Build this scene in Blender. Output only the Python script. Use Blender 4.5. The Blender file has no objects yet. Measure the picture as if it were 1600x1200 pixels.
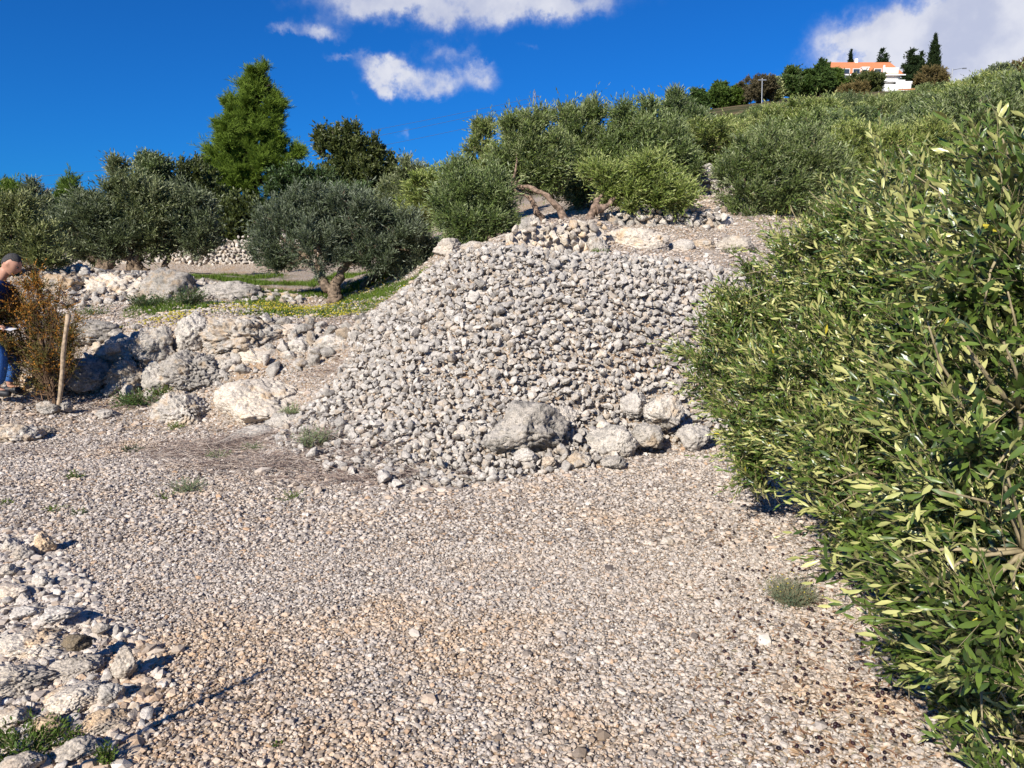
import bpy, bmesh, math, random
import numpy as np
from mathutils import Vector, Matrix, Euler
R = math.radians
S = bpy.context.scene
COL = S.collection
rng = np.random.default_rng(7)
random.seed(7)

# ------------------------------------------------------------------ camera
PITCH = 8.04
CAMZ = 1.65
F = 1204.0
cam = bpy.data.objects.new('camera', bpy.data.cameras.new('camera'))
COL.objects.link(cam)
cam.location = (0, 0, CAMZ)
cam.rotation_euler = (R(90 - PITCH), 0, 0)
cam.data.sensor_width = 36
cam.data.lens = F / 1600 * 36
cam.data.clip_start = 0.05
cam.data.clip_end = 3000
S.camera = cam
cP, sP = math.cos(R(PITCH)), math.sin(R(PITCH))

def ray(px, py):
    dx, dz = (px - 800) / F, (600 - py) / F
    return np.array([dx, cP + dz * sP, -sP + dz * cP])

def at(px, py, Y):
    """world point seen at pixel (1600x1200) at depth Y"""
    r = ray(px, py)
    r = r * (Y / r[1])
    return np.array([r[0], Y, CAMZ + r[2]])

def gp(px, py, z=0.0):
    r = ray(px, py)
    t = (z - CAMZ) / r[2]
    return np.array([r[0] * t, r[1] * t, z])

def pix(p):
    p = np.asarray(p, float)
    x, y, z = p[..., 0], p[..., 1], p[..., 2] - CAMZ
    fw = y * cP - z * sP
    up = y * sP + z * cP
    return 800 + F * x / fw, 600 - F * up / fw, fw

# ------------------------------------------------------------------ light
SUN_EL, SUN_AZ = 31.0, -150.0       # azimuth of the sun from +Y towards +X
sd = Vector((math.sin(R(SUN_AZ)) * math.cos(R(SUN_EL)), math.cos(R(SUN_AZ)) * math.cos(R(SUN_EL)), math.sin(R(SUN_EL))))
sun = bpy.data.objects.new('sun', bpy.data.lights.new('sun', 'SUN'))
COL.objects.link(sun)
sun.data.energy = 5.0
sun.data.angle = R(0.5)
sun.data.color = (1.0, 0.95, 0.88)
sun.rotation_euler = (-sd).to_track_quat('-Z', 'Y').to_euler()
S.view_settings.view_transform = 'Standard'
S.view_settings.look = 'None'
S.view_settings.exposure = 0.57
S.view_settings.gamma = 1

W = bpy.data.worlds.new('World')
S.world = W
W.use_nodes = True
nt = W.node_tree
for n in list(nt.nodes):
    nt.nodes.remove(n)

class NT:
    """tiny node-tree helper"""
    def __init__(s, tree): s.t = tree
    def n(s, typ, inputs=None, **kw):
        nd = s.t.nodes.new(typ)
        for k, v in kw.items(): setattr(nd, k, v)
        for k, v in (inputs or {}).items(): s.set(nd.inputs[k], v)
        return nd
    def set(s, sock, v):
        if isinstance(v, bpy.types.NodeSocket): s.t.links.new(v, sock)
        else: sock.default_value = v
    def m(s, op, a, b=None, c=None, clamp=False):
        nd = s.t.nodes.new('ShaderNodeMath'); nd.operation = op; nd.use_clamp = clamp
        s.set(nd.inputs[0], a)
        if b is not None: s.set(nd.inputs[1], b)
        if c is not None: s.set(nd.inputs[2], c)
        return nd.outputs[0]
    def vm(s, op, a, b=None, out=0):
        nd = s.t.nodes.new('ShaderNodeVectorMath'); nd.operation = op
        s.set(nd.inputs[0], a)
        if b is not None: s.set(nd.inputs['Scale' if op == 'SCALE' else 1], b)
        return nd.outputs[out]
    def mix(s, f, a, b, typ='MIX'):
        nd = s.t.nodes.new('ShaderNodeMix'); nd.data_type = 'RGBA'; nd.blend_type = typ
        s.set(nd.inputs[0], f); s.set(nd.inputs[6], a); s.set(nd.inputs[7], b)
        return nd.outputs[2]
    def ss(s, v, a, b, lo=0.0, hi=1.0):
        nd = s.t.nodes.new('ShaderNodeMapRange'); nd.interpolation_type = 'SMOOTHSTEP'
        s.set(nd.inputs[0], v)
        for i, q in zip((1, 2, 3, 4), (a, b, lo, hi)): nd.inputs[i].default_value = q
        return nd.outputs[0]
    def noise(s, vec, scale, detail=4, rough=.55, dim='3D', dist=0.0):
        nd = s.n('ShaderNodeTexNoise', {'Vector': vec, 'Scale': scale, 'Detail': detail, 'Roughness': rough, 'Distortion': dist})
        return nd.outputs[0]
    def vor(s, vec, scale, feature='F1', out='Distance', rand=1.0):
        nd = s.n('ShaderNodeTexVoronoi', {'Vector': vec, 'Scale': scale, 'Randomness': rand}, feature=feature)
        return nd.outputs[out]
    def ramp(s, f, stops, interp='LINEAR'):
        nd = s.t.nodes.new('ShaderNodeValToRGB'); cr = nd.color_ramp; cr.interpolation = interp
        while len(cr.elements) > 1: cr.elements.remove(cr.elements[-1])
        cr.elements[0].position = stops[0][0]; cr.elements[0].color = (*stops[0][1], 1)
        for p, c in stops[1:]:
            e = cr.elements.new(p); e.color = (*c, 1)
        s.set(nd.inputs[0], f)
        return nd.outputs[0]

w = NT(nt)
sky = w.n('ShaderNodeTexSky', sky_type='NISHITA', sun_disc=False, sun_elevation=R(SUN_EL), sun_rotation=R(SUN_AZ),
          air_density=1.0, dust_density=0.15, ozone_density=3.0)
# deeper, more saturated blue as in the photograph
skyc = w.mix(1.0, sky.outputs[0], (0.06, 0.44, 1.0, 1), 'MULTIPLY')
tc = w.n('ShaderNodeTexCoord')
d = tc.outputs['Generated']
sep = w.n('ShaderNodeSeparateXYZ', {0: d})
# clouds live on a plane high above: direction divided by its height keeps them fixed to the sky
warp = w.n('ShaderNodeTexNoise', {'Vector': d, 'Scale': 9.0, 'Detail': 7, 'Roughness': .62})
wv = w.vm('SCALE', w.vm('SUBTRACT', warp.outputs[1], (.5, .5, .5)), .10)
dw = w.vm('ADD', d, wv)
warp2 = w.n('ShaderNodeTexNoise', {'Vector': d, 'Scale': 34.0, 'Detail': 5, 'Roughness': .6})
dw = w.vm('ADD', dw, w.vm('SCALE', w.vm('SUBTRACT', warp2.outputs[1], (.5, .5, .5)), .03))
sd2 = w.n('ShaderNodeSeparateXYZ', {0: dw})
BL = [  # centre pixel, half-width, half-height (pixels), strength
    (660, 112, 86, 22, .68), (600, 118, 30, 15, .5), (735, 106, 32, 17, .45), (610, 104, 40, 14, .5), (685, 138, 18, 14, .5),
    (740, -16, 215, 40, 1.0), (610, -2, 70, 17, .7), (870, 4, 70, 18, .8),
    (492, 44, 38, 15, .62), (445, 56, 30, 9, .42), (520, 89, 26, 7, .42), (702, 70, 40, 10, .36), (748, 88, 14, 6, .26),
    (548, 160, 14, 8, .2), (645, 200, 10, 14, .28), (826, 88, 18, 6, .2),
    (1560, 60, 170, 76, 1.4), (1410, 76, 84, 36, 1.2), (1362, 95, 40, 26, .8), (1580, 0, 80, 55, 1.3), (1700, 40, 120, 110, 1.4), (1475, 32, 18, 8, .35),
]
tot = None
for (cx, cy, hw, hh, st) in BL:
    c = ray(cx, cy); c = c / np.linalg.norm(c)
    # local east/up frame at c
    ea = np.array([c[1], -c[0], 0]); ea /= np.linalg.norm(ea)
    up = np.cross(ea, c)
    k = 1.0 / np.linalg.norm(ray(cx, cy))
    u = w.vm('DOT_PRODUCT', w.vm('SUBTRACT', dw, tuple(c)), tuple(ea / (hw / F * k)), out='Value')
    v = w.vm('DOT_PRODUCT', w.vm('SUBTRACT', dw, tuple(c)), tuple(up / (hh / F * k)), out='Value')
    r2 = w.m('ADD', w.m('MULTIPLY', u, u), w.m('MULTIPLY', v, v))
    g = w.m('MULTIPLY', w.m('EXPONENT', w.m('MULTIPLY', r2, -0.9)), st * 1.15)
    g = w.m('MULTIPLY', g, w.m('GREATER_THAN', w.vm('DOT_PRODUCT', d, tuple(c), out='Value'), 0.3))
    tot = g if tot is None else w.m('ADD', tot, g)
dn = w.noise(d, 26.0, 8, .62)
dens = w.m('MULTIPLY', tot, w.ss(dn, .28, .70, .55, 1.35))
a = w.ss(dens, .12, 1.20, 0.0, .93)
cn = w.noise(d, 15.0, 6, .55)
cc = w.mix(w.ss(cn, .35, .66), (0.60, 0.64, 0.80, 1), (0.88, 0.89, 0.96, 1))
bg1 = w.n('ShaderNodeBackground', {'Color': skyc, 'Strength': 0.075})
bg2 = w.n('ShaderNodeBackground', {'Color': cc, 'Strength': 0.62})
mx = w.n('ShaderNodeMixShader', {0: a, 1: bg1.outputs[0], 2: bg2.outputs[0]})
w.n('ShaderNodeOutputWorld', {0: mx.outputs[0]})

# ------------------------------------------------------------------ object helpers
def tag(o, label=None, cat=None, group=None, kind=None):
    if label: o['label'] = label
    if cat: o['category'] = cat
    if group: o['group'] = group
    if kind: o['kind'] = kind
    return o

def empty(name, loc, label, cat, group=None, rz=0.0):
    o = bpy.data.objects.new(name, None); COL.objects.link(o)
    o.location = tuple(float(v) for v in loc); o.rotation_euler = (0, 0, rz); o.empty_display_size = .2
    return tag(o, label, cat, group)

def mesh_np(name, V, Fc, mat=None, smooth=False, attrs=None):
    """V (n,3); Fc (m,k) or list of such arrays with different k; attrs {name: (n,) or (n,3)}"""
    me = bpy.data.meshes.new(name)
    if not isinstance(Fc, list): Fc = [Fc]
    Fc = [f for f in Fc if len(f)]
    me.vertices.add(len(V)); me.vertices.foreach_set('co', np.ascontiguousarray(V, dtype=np.float32).ravel())
    nl = sum(f.size for f in Fc); nf = sum(len(f) for f in Fc)
    me.loops.add(nl); me.loops.foreach_set('vertex_index', np.concatenate([f.ravel() for f in Fc]).astype(np.int32))
    me.polygons.add(nf)
    tot = np.concatenate([np.full(len(f), f.shape[1]) for f in Fc])
    st = np.concatenate([[0], np.cumsum(tot)[:-1]])
    me.polygons.foreach_set('loop_start', st.astype(np.int32))
    if smooth: me.polygons.foreach_set('use_smooth', np.ones(nf, dtype=bool))
    else: me.polygons.foreach_set('use_smooth', np.zeros(nf, dtype=bool))
    me.update(calc_edges=True)
    for k, v in (attrs or {}).items():
        if v.ndim == 1:
            at_ = me.attributes.new(k, 'FLOAT', 'POINT'); at_.data.foreach_set('value', v.astype(np.float32))
        else:
            at_ = me.attributes.new(k, 'FLOAT_VECTOR', 'POINT'); at_.data.foreach_set('vector', v.astype(np.float32).ravel())
    if mat: me.materials.append(mat)
    return me

def link(name, me, parent=None, loc=None):
    o = bpy.data.objects.new(name, me); COL.objects.link(o)
    if parent: o.parent = parent
    if loc is not None: o.location = tuple(float(v) for v in loc)
    return o

def rebase(V, base):
    return V - np.asarray(base)[None, :]

def copy_tree(o, parent=None):
    c = o.copy(); COL.objects.link(c)
    if parent: c.parent = parent
    for ch in list(o.children): copy_tree(ch, c)
    return c

# ------------------------------------------------------------------ numpy noise
_perm = np.random.default_rng(3).permutation(256)
_perm = np.concatenate([_perm, _perm, _perm])
_grad = np.random.default_rng(4).normal(size=(256, 3)); _grad /= np.linalg.norm(_grad, axis=1)[:, None]
def perlin(p):
    p = np.asarray(p, float); i = np.floor(p).astype(int); f = p - i; u = f * f * f * (f * (f * 6 - 15) + 10)
    out = 0
    for dx in (0, 1):
        for dy in (0, 1):
            for dz in (0, 1):
                h = _perm[_perm[_perm[(i[:, 0] + dx) & 255] + ((i[:, 1] + dy) & 255)] + ((i[:, 2] + dz) & 255)]
                g = _grad[h]
                dd = g[:, 0] * (f[:, 0] - dx) + g[:, 1] * (f[:, 1] - dy) + g[:, 2] * (f[:, 2] - dz)
                wt = (u[:, 0] if dx else 1 - u[:, 0]) * (u[:, 1] if dy else 1 - u[:, 1]) * (u[:, 2] if dz else 1 - u[:, 2])
                out = out + wt * dd
    return out * 1.6
def fbm(p, octv=4, gain=.5, ridge=False):
    a, s, o = 1.0, 0.0, 0
    p = np.asarray(p, float)
    for k in range(octv):
        v = perlin(p + 17.3 * k)
        if ridge: v = 1 - 2 * np.abs(v)
        o = o + a * v; p = p * 2.03; a *= gain
    return o
def unit(v):
    v = np.asarray(v, float)
    return v / np.maximum(np.linalg.norm(v, axis=-1, keepdims=True), 1e-9)
def rand_rot(n, g=rng):
    q = unit(g.normal(size=(n, 4)))
    a, b, c, d_ = q.T
    return np.stack([np.stack([1 - 2*(c*c+d_*d_), 2*(b*c-d_*a), 2*(b*d_+c*a)], -1),
                     np.stack([2*(b*c+d_*a), 1 - 2*(b*b+d_*d_), 2*(c*d_-b*a)], -1),
                     np.stack([2*(b*d_-c*a), 2*(c*d_+b*a), 1 - 2*(b*b+c*c)], -1)], -2)
_ico = {}
def ico(sub):
    if sub not in _ico:
        bm = bmesh.new(); bmesh.ops.create_icosphere(bm, subdivisions=sub, radius=1)
        bm.verts.ensure_lookup_table()
        _ico[sub] = (np.array([v.co for v in bm.verts]), np.array([[v.index for v in f.verts] for f in bm.faces]))
        bm.free()
    v, f = _ico[sub]
    return v.copy(), f
def batch(tv, tf, M, off):
    """N copies of a template: M (N,3,3) acting on tv, then + off"""
    V = np.einsum('nij,vj->nvi', M, tv) + off[:, None, :]
    N, nv = len(M), len(tv)
    Fc = (tf[None] + (np.arange(N) * nv)[:, None, None]).reshape(-1, tf.shape[1])
    return V.reshape(-1, 3), Fc
def stone_shape(sub, seed, cuts=9, rough=.10, flat=.75, dlo=.36):
    """weathered limestone lump, about unit radius"""
    g = np.random.default_rng(seed)
    v, f = ico(sub)
    for _ in range(cuts):
        n = unit(g.normal(size=3)); dd = g.uniform(dlo, .82)
        e = np.maximum(v @ n - dd, 0); v = v - e[:, None] * n[None] * .93
    v = v * np.array([1.0, g.uniform(.48, .98), g.uniform(flat * .6, flat)])
    q = unit(v)
    v = v + q * (rough * fbm(v * 1.7 + seed * 3.1, 4, .55))[:, None]
    return v, f
def boulder_shape(sub, seed, dims, rough=.16, pits=.06, cuts=10, fscale=1.5):
    g = np.random.default_rng(seed)
    v, f = ico(sub)
    for _ in range(cuts):
        n = unit(g.normal(size=3) * np.array([1, 1, .8])); dd = g.uniform(.55, .9)
        e = np.maximum(v @ n - dd, 0); v = v - e[:, None] * n[None] * .92
    q = unit(v)
    n1 = fbm(v * fscale + seed * 7.7, 3, .5)
    n2 = fbm(v * 4.2 + seed * 3.3, 4, .6, ridge=True)
    n3 = perlin(v * 9 + seed)
    n4 = perlin(v * 22 + seed)
    n5 = fbm(v * 7.5 + seed * 1.9, 2, .5, ridge=True)
    crack = np.exp(-(perlin(v * 2.6 + seed * 5.1) / .045) ** 2) + .7 * np.exp(-(perlin(v * 4.4 + seed * 9.1) / .05) ** 2)
    v = v + q * (rough * n1 + rough * .34 * n2 + rough * .16 * n5 - .10 * crack - pits * np.maximum(n3 - .08, 0) * 2.4 + .03 * n4)[:, None]
    return v * np.asarray(dims)[None] * 1.0, f

# ------------------------------------------------------------------ materials
def mat(name):
    m = bpy.data.materials.new(name); m.use_nodes = True
    t = m.node_tree
    for n in list(t.nodes): t.nodes.remove(n)
    h = NT(t)
    b = h.n('ShaderNodeBsdfPrincipled'); o = h.n('ShaderNodeOutputMaterial', {0: b.outputs[0]})
    b.inputs['Specular IOR Level'].default_value = .3
    return m, h, b, o
def bump(h, b, height, strength=.5, dist=.01):
    bp = h.n('ShaderNodeBump', {'Height': height, 'Strength': strength, 'Distance': dist})
    h.set(b.inputs['Normal'], bp.outputs[0])
def simple(name, col, rough=.7, nscale=40, var=.25, bmp=.3, spec=.3, metal=0):
    m, h, b, o = mat(name)
    c = h.n('ShaderNodeTexCoord').outputs['Object']
    n = h.noise(c, nscale, 4)
    h.set(b.inputs['Base Color'], h.mix(h.ss(n, .3, .7), tuple(x * (1 - var) for x in col) + (1,), tuple(min(1, x * (1 + var)) for x in col) + (1,)))
    b.inputs['Roughness'].default_value = rough; b.inputs['Metallic'].default_value = metal
    b.inputs['Specular IOR Level'].default_value = spec
    if bmp: bump(h, b, n, bmp, .01)
    return m
def rock_mat(name, pale=(.50, .465, .41), grey=(.30, .29, .275), warm=(.52, .38, .24), dark=(.12, .115, .105), ns=1.0, warmth=.5, darkness=.5, bdist=.012, bstr=.7):
    """karst limestone: pale body, grey weathering, dark lichen specks, ochre stains"""
    m, h, b, o = mat(name)
    tcn = h.n('ShaderNodeTexCoord')
    c = tcn.outputs['Object']
    rn = h.n('ShaderNodeAttribute', attribute_name='rnd').outputs['Fac']
    orr = h.n('ShaderNodeObjectInfo').outputs['Random']
    r = h.m('FRACT', h.m('ADD', h.m('MULTIPLY', rn, 7.13), orr))
    cs = h.vm('ADD', c, h.vm('SCALE', (3.1, 5.7, 9.3), h.m('MULTIPLY', r, 9.0)))
    n1 = h.noise(cs, 3.0 * ns, 5, .6); n2 = h.noise(cs, 13 * ns, 6, .65); n3 = h.noise(cs, 60 * ns, 4, .6)
    col = h.mix(h.ss(n1, .32, .56), (*grey, 1), (*pale, 1))
    col = h.mix(h.m('MULTIPLY', h.ss(n2, .50, .66), darkness), col, (*dark, 1))
    wn = h.noise(h.vm('ADD', cs, (9, 2, 4)), 4.0 * ns, 3, .5)
    col = h.mix(h.m('MULTIPLY', h.ss(h.m('ADD', wn, h.m('MULTIPLY', h.m('SUBTRACT', r, .5), .45)), .56, .74), warmth), col, (*warm, 1))
    br = h.ss(n3, .25, .75, .55, 1.30)
    rb = h.m('ADD', .78, h.m('MULTIPLY', h.m('FRACT', h.m('MULTIPLY', r, 5.7)), .44))
    col = h.mix(1.0, col, h.n('ShaderNodeCombineColor', {0: h.m('MULTIPLY', br, rb), 1: h.m('MULTIPLY', br, rb), 2: h.m('MULTIPLY', br, rb)}).outputs[0], 'MULTIPLY')
    h.set(b.inputs['Base Color'], col)
    b.inputs['Roughness'].default_value = .92; b.inputs['Specular IOR Level'].default_value = .15
    hh = h.m('ADD', h.m('MULTIPLY', n2, 1.0), h.m('MULTIPLY', n3, .45))
    vv = h.vor(cs, 22 * ns)
    hh = h.m('ADD', hh, h.m('MULTIPLY', vv, .35))
    bump(h, b, hh, bstr, bdist)
    return m
M = {}
M['stone'] = rock_mat('pale limestone rubble', ns=4.0, bdist=.008, pale=(.53, .48, .415), grey=(.37, .335, .295), warm=(.46, .33, .20), warmth=.40, darkness=.55, bstr=.8)
M['boulder'] = rock_mat('weathered karst boulder', ns=2.0, pale=(.51, .455, .385), grey=(.33, .30, .255), warm=(.46, .33, .20), warmth=.6, darkness=.75, bstr=1.0)
M['outcrop'] = rock_mat('warm limestone bedrock', ns=1.6, pale=(.58, .50, .40), grey=(.43, .375, .31), warm=(.54, .36, .19), warmth=.65, darkness=.3, bstr=.8)
M['wallstone'] = rock_mat('dry stone wall stone', ns=1.3, pale=(.56, .50, .425), grey=(.42, .375, .32), warmth=.45, darkness=.35)
M['stone_unit'] = rock_mat('pale limestone heap stone', ns=.34, bdist=.008, pale=(.53, .48, .415), grey=(.37, .335, .295), warm=(.46, .33, .20), warmth=.40, darkness=.5, bstr=.8)
M['cobble'] = rock_mat('pale cobble', ns=.30, bdist=.004, pale=(.56, .50, .43), grey=(.42, .38, .33), warm=(.50, .36, .22), warmth=.5, darkness=.35, bstr=.6)
M['brownrock'] = rock_mat('brown earthy stone', ns=2.5, pale=(.20, .155, .10), grey=(.13, .105, .08), warmth=.1, darkness=.3)

# ------------------------------------------------------------------ terrain
CP = []
def cp(px, py, Y): CP.append(at(px, py, Y))
def cw(x, y, z): CP.append(np.array([x, y, z], float))
for X in (-9, -5, -2.5, 0, 2.5, 5, 9):
    for Y in (-8, -2, 1, 3, 4.8): cw(X, Y, 0)
for p in ((440, 700), (520, 735), (620, 762), (720, 758), (850, 738), (930, 728), (1010, 705), (1120, 690)):
    q = gp(*p); cw(q[0], q[1], 0.0); cw(q[0], q[1] - .5, 0.0)
cp(790, 386, 9.3); cp(700, 405, 9.5); cp(900, 402, 9.4); cp(1000, 410, 9.4); cp(1120, 425, 9.4)
cp(800, 530, 7.8); cp(950, 530, 7.95); cp(650, 560, 7.9); cp(600, 625, 7.5); cp(1080, 560, 8.2); cp(720, 460, 8.6); cp(870, 455, 8.6); cp(1000, 470, 8.6)
cp(520, 660, 7.6); cp(640, 470, 9.3); cp(560, 530, 9.3)
for px in (-250, -80, 60, 180, 300): q = gp(px, 655); cw(q[0], q[1], 0); q = gp(px, 740); cw(q[0], q[1], 0)
cp(0, 596, 9.4); cp(-80, 590, 9.6); cp(60, 615, 9.6); cp(-300, 560, 11)
cp(150, 615, 9.9); cp(250, 612, 9.9); cp(340, 640, 9.0); cp(430, 655, 8.5); cp(450, 600, 9.0); cp(530, 570, 9.2); cp(360, 600, 9.3)
cp(110, 540, 10.9); cp(200, 515, 10.8); cp(290, 508, 10.7); cp(400, 512, 10.3); cp(480, 520, 10.1); cp(560, 505, 10.2)
cp(60, 520, 11.3); cp(-60, 500, 12); cp(-250, 480, 13)
cp(300, 488, 12); cp(200, 492, 12.4); cp(420, 480, 12.6); cp(520, 478, 13.5); cp(600, 485, 11.4); cp(640, 445, 13.4); cp(560, 455, 15); cp(440, 462, 14)
cp(130, 478, 13.2); cp(250, 474, 13.2); cp(370, 462, 13.6)
cp(130, 430, 14.6); cp(250, 432, 14.6); cp(330, 440, 15.2); cp(60, 430, 14.6); cp(-100, 425, 15); cp(-400, 420, 16)
cp(200, 424, 18); cp(380, 430, 18.6); cp(100, 424, 19); cp(300, 427, 19.6); cp(100, 426, 22.6); cp(300, 428, 22.6); cp(450, 426, 22.6); cp(-60, 424, 19); cp(450, 425, 20); cp(600, 420, 18)
cp(300, 378, 24.4); cp(120, 395, 24.4); cp(450, 385, 24.4); cp(620, 385, 23)
cp(690, 400, 11.2); cp(740, 388, 11); cp(700, 380, 14); cp(800, 365, 12.5)
cp(870, 402, 10.1); cp(960, 400, 10.2); cp(1060, 402, 10.2); cp(1150, 405, 10.3)
cp(850, 350, 10.9); cp(930, 350, 10.9); cp(900, 343, 11.8); cp(1000, 378, 11.0); cp(1080, 378, 11.2); cp(1180, 385, 11.3)
cp(950, 335, 12.6); cp(1050, 326, 12.6); cp(1120, 330, 12.6); cp(1250, 345, 12.4)
cp(1000, 310, 14); cp(1150, 300, 14); cp(900, 320, 16); cp(800, 320, 18)
cp(1200, 610, 8.2); cp(1300, 560, 8.4); cp(1200, 440, 9.8); cp(1400, 480, 9.6); cp(1700, 560, 9.0)
cw(4, 6.0, .15); cw(7, 6, .5); cw(6, 8, 1.3); cw(8, 10, 2.4)
cp(1400, 330, 14); cp(1600, 330, 14.5); cp(1900, 330, 14)
for (px, py, Y) in ((1100, 300, 20), (1300, 296, 20), (1500, 290, 20), (1700, 285, 20), (1000, 305, 20), (860, 315, 22), (1900, 270, 20),
                    (1050, 275, 28), (1250, 258, 28), (1450, 245, 28), (1650, 235, 28), (1900, 220, 28), (900, 295, 28),
                    (1150, 225, 45), (1300, 212, 45), (1450, 200, 45), (1650, 185, 45), (1000, 250, 45),
                    (1080, 172, 85), (1200, 160, 85), (1350, 150, 85), (1500, 142, 85), (1700, 138, 85), (950, 230, 85),
                    (1150, 158, 125), (1290, 146, 118), (1350, 146, 118), (1420, 143, 118), (1500, 133, 120), (1620, 118, 130), (1750, 110, 130),
                    (950, 240, 140), (800, 280, 80), (600, 330, 60), (400, 350, 60), (200, 355, 60), (0, 360, 60), (-300, 370, 60),
                    (600, 360, 32), (400, 362, 32), (200, 365, 32), (0, 368, 32), (-300, 380, 30), (750, 320, 40),
                    (800, 300, 160), (400, 360, 160), (0, 390, 160), (1300, 165, 200), (1700, 140, 200), (1050, 230, 200)):
    cp(px, py, Y)
for X in (-900, -300, 0): cw(X, 900, 10)
cw(400, 900, 40); cw(900, 900, 60); cw(-900, 0, -5); cw(-300, 0, -3); cw(-60, 0, 0); cw(60, 0, 6); cw(300, 0, 20); cw(900, 0, 30)
cw(-40, 30, 2); cw(-40, -40, 0); cw(40, -40, 0); cw(0, -40, 0); cw(0, -300, -10); cw(-25, 12, .8); cw(22, 12, 4.5)
CP = np.array(CP)
def rbf_fit(P):
    D = np.linalg.norm(P[:, None, :2] - P[None, :, :2], axis=2)
    n = len(P)
    A = np.zeros((n + 3, n + 3)); A[:n, :n] = -D + np.eye(n) * -.02
    Q = np.c_[np.ones(n), P[:, :2] / 100]
    A[:n, n:] = Q; A[n:, :n] = Q.T
    return np.linalg.lstsq(A, np.r_[P[:, 2], 0, 0, 0], rcond=None)[0]
_w = rbf_fit(CP)
def H0(x, y):
    x = np.asarray(x, float).ravel(); y = np.asarray(y, float).ravel(); out = np.empty_like(x)
    for i in range(0, len(x), 20000):
        xs, ys = x[i:i+20000], y[i:i+20000]
        D = np.hypot(xs[:, None] - CP[None, :, 0], ys[:, None] - CP[None, :, 1])
        out[i:i+20000] = -D @ _w[:-3] + _w[-3] + _w[-2] * xs / 100 + _w[-1] * ys / 100
    return out
def H(x, y, dip=False):
    """ground height incl. small relief"""
    x = np.asarray(x, float).ravel(); y = np.asarray(y, float).ravel()
    z = H0(x, y)
    p = np.c_[x, y, np.zeros_like(x)]
    if dip: z = z - .07 * pip(x, y, PILE_IN)
    amp = np.clip(.012 + (y - 4) * .004, .012, .05)
    z = z + amp * fbm(p * 1.1, 3) + np.clip((y - 7.5) / 3, 0, 1) * .02 * fbm(p * 5, 3)
    return z
def H1(x, y): return float(H([x], [y])[0])
# ------------------------------------------------------------------ ground sheet
def pip(x, y, poly):
    x = np.asarray(x, float); y = np.asarray(y, float); inside = np.zeros(x.shape, bool)
    n = len(poly)
    for i in range(n):
        x1, y1 = poly[i][0], poly[i][1]; x2, y2 = poly[(i + 1) % n][0], poly[(i + 1) % n][1]
        c = ((y1 > y) != (y2 > y)) & (x < (x2 - x1) * (y - y1) / (y2 - y1 + 1e-12) + x1)
        inside ^= c
    return inside
PILE = [gp(425, 690), gp(450, 712), gp(520, 738), gp(620, 764), gp(720, 762), gp(850, 742), gp(930, 732), gp(1010, 708), gp(1135, 694),
        at(1250, 620, 8.4), at(1230, 470, 9.6), at(1140, 432, 9.7), at(1040, 414, 9.75), at(930, 404, 9.75), at(850, 392, 9.75), at(790, 382, 9.7), at(715, 398, 9.75),
        at(650, 450, 9.9), at(606, 497, 10.1), at(548, 527, 9.75), at(548, 570, 9.2), at(520, 610, 8.6), at(470, 650, 8.2)]
PILE = [(p[0], p[1]) for p in PILE]

PILE_C = np.mean(PILE, 0); PILE_IN = [tuple(PILE_C + (np.array(p) - PILE_C) * .94) for p in PILE]

def axis(dense0, dense1, step, far0, far1):
    a = list(np.arange(dense0, dense1 + 1e-6, step))
    s = step; x = a[-1]
    while x < far1: s *= 1.16; x += s; a.append(x)
    s = step; x = dense0; b = []
    while x > far0: s *= 1.16; x -= s; b.append(x)
    return np.array(b[::-1] + a)
gx = axis(-9.0, 9.0, .075, -900, 900); gy = axis(0.6, 15.5, .075, -300, 900)
GX, GY = np.meshgrid(gx, gy)
Z = H(GX, GY, True)
V = np.c_[GX.ravel(), GY.ravel(), Z]
nx, ny = len(gx), len(gy)
ii = (np.arange(ny - 1)[:, None] * nx + np.arange(nx - 1)[None, :]).ravel()
Q = np.stack([ii, ii + 1, ii + nx + 1, ii + nx], 1)
# green mask: where grass and moss grow on the terrace
ppx, ppy, _ = pix(V)
gn = fbm(np.c_[V[:, 0] * .8, V[:, 1] * .8, np.zeros(len(V))], 3)
TERR = [(p[0], p[1]) for p in (at(180, 508, 11.2), at(300, 503, 11.4), at(440, 512, 11.0), at(560, 505, 10.7), at(620, 480, 10.9), at(690, 430, 12.5), at(620, 425, 17), at(380, 428, 18.5), at(280, 440, 15.5), at(190, 490, 12.6))]
inT = pip(V[:, 0], V[:, 1], TERR)
green = inT * np.clip((gn + .22) * 2.2, 0, 1)
far = np.clip((np.hypot(V[:, 0], V[:, 1] - 5) - 22) / 15, 0, 1)
m, h, b, o = mat('stony ground')
pos = h.n('ShaderNodeNewGeometry').outputs['Position']
ga = h.n('ShaderNodeAttribute', attribute_name='green').outputs['Fac']
fa = h.n('ShaderNodeAttribute', attribute_name='far').outputs['Fac']
v1 = h.n('ShaderNodeTexVoronoi', {'Vector': pos, 'Scale': 42.0}); v2 = h.n('ShaderNodeTexVoronoi', {'Vector': pos, 'Scale': 17.0})
cellr = h.n('ShaderNodeSeparateColor', {0: v1.outputs['Color']}).outputs[0]
cell2 = h.n('ShaderNodeSeparateColor', {0: v2.outputs['Color']}).outputs[1]
stonec = h.ramp(cellr, [(0, (.25, .225, .195)), (.35, (.40, .36, .31)), (.6, (.47, .42, .36)), (.8, (.42, .33, .24)), (1, (.55, .51, .46))])
soil = h.mix(h.noise(pos, 5, 4), (.21, .145, .095, 1), (.34, .24, .15, 1))
c = h.mix(h.ss(v1.outputs['Distance'], .35, .75), stonec, soil)
pn = h.noise(pos, 1.3, 5, .62)
c = h.mix(h.m('MULTIPLY', h.ss(pn, .54, .66), .55), c, (.36, .235, .13, 1))
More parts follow.
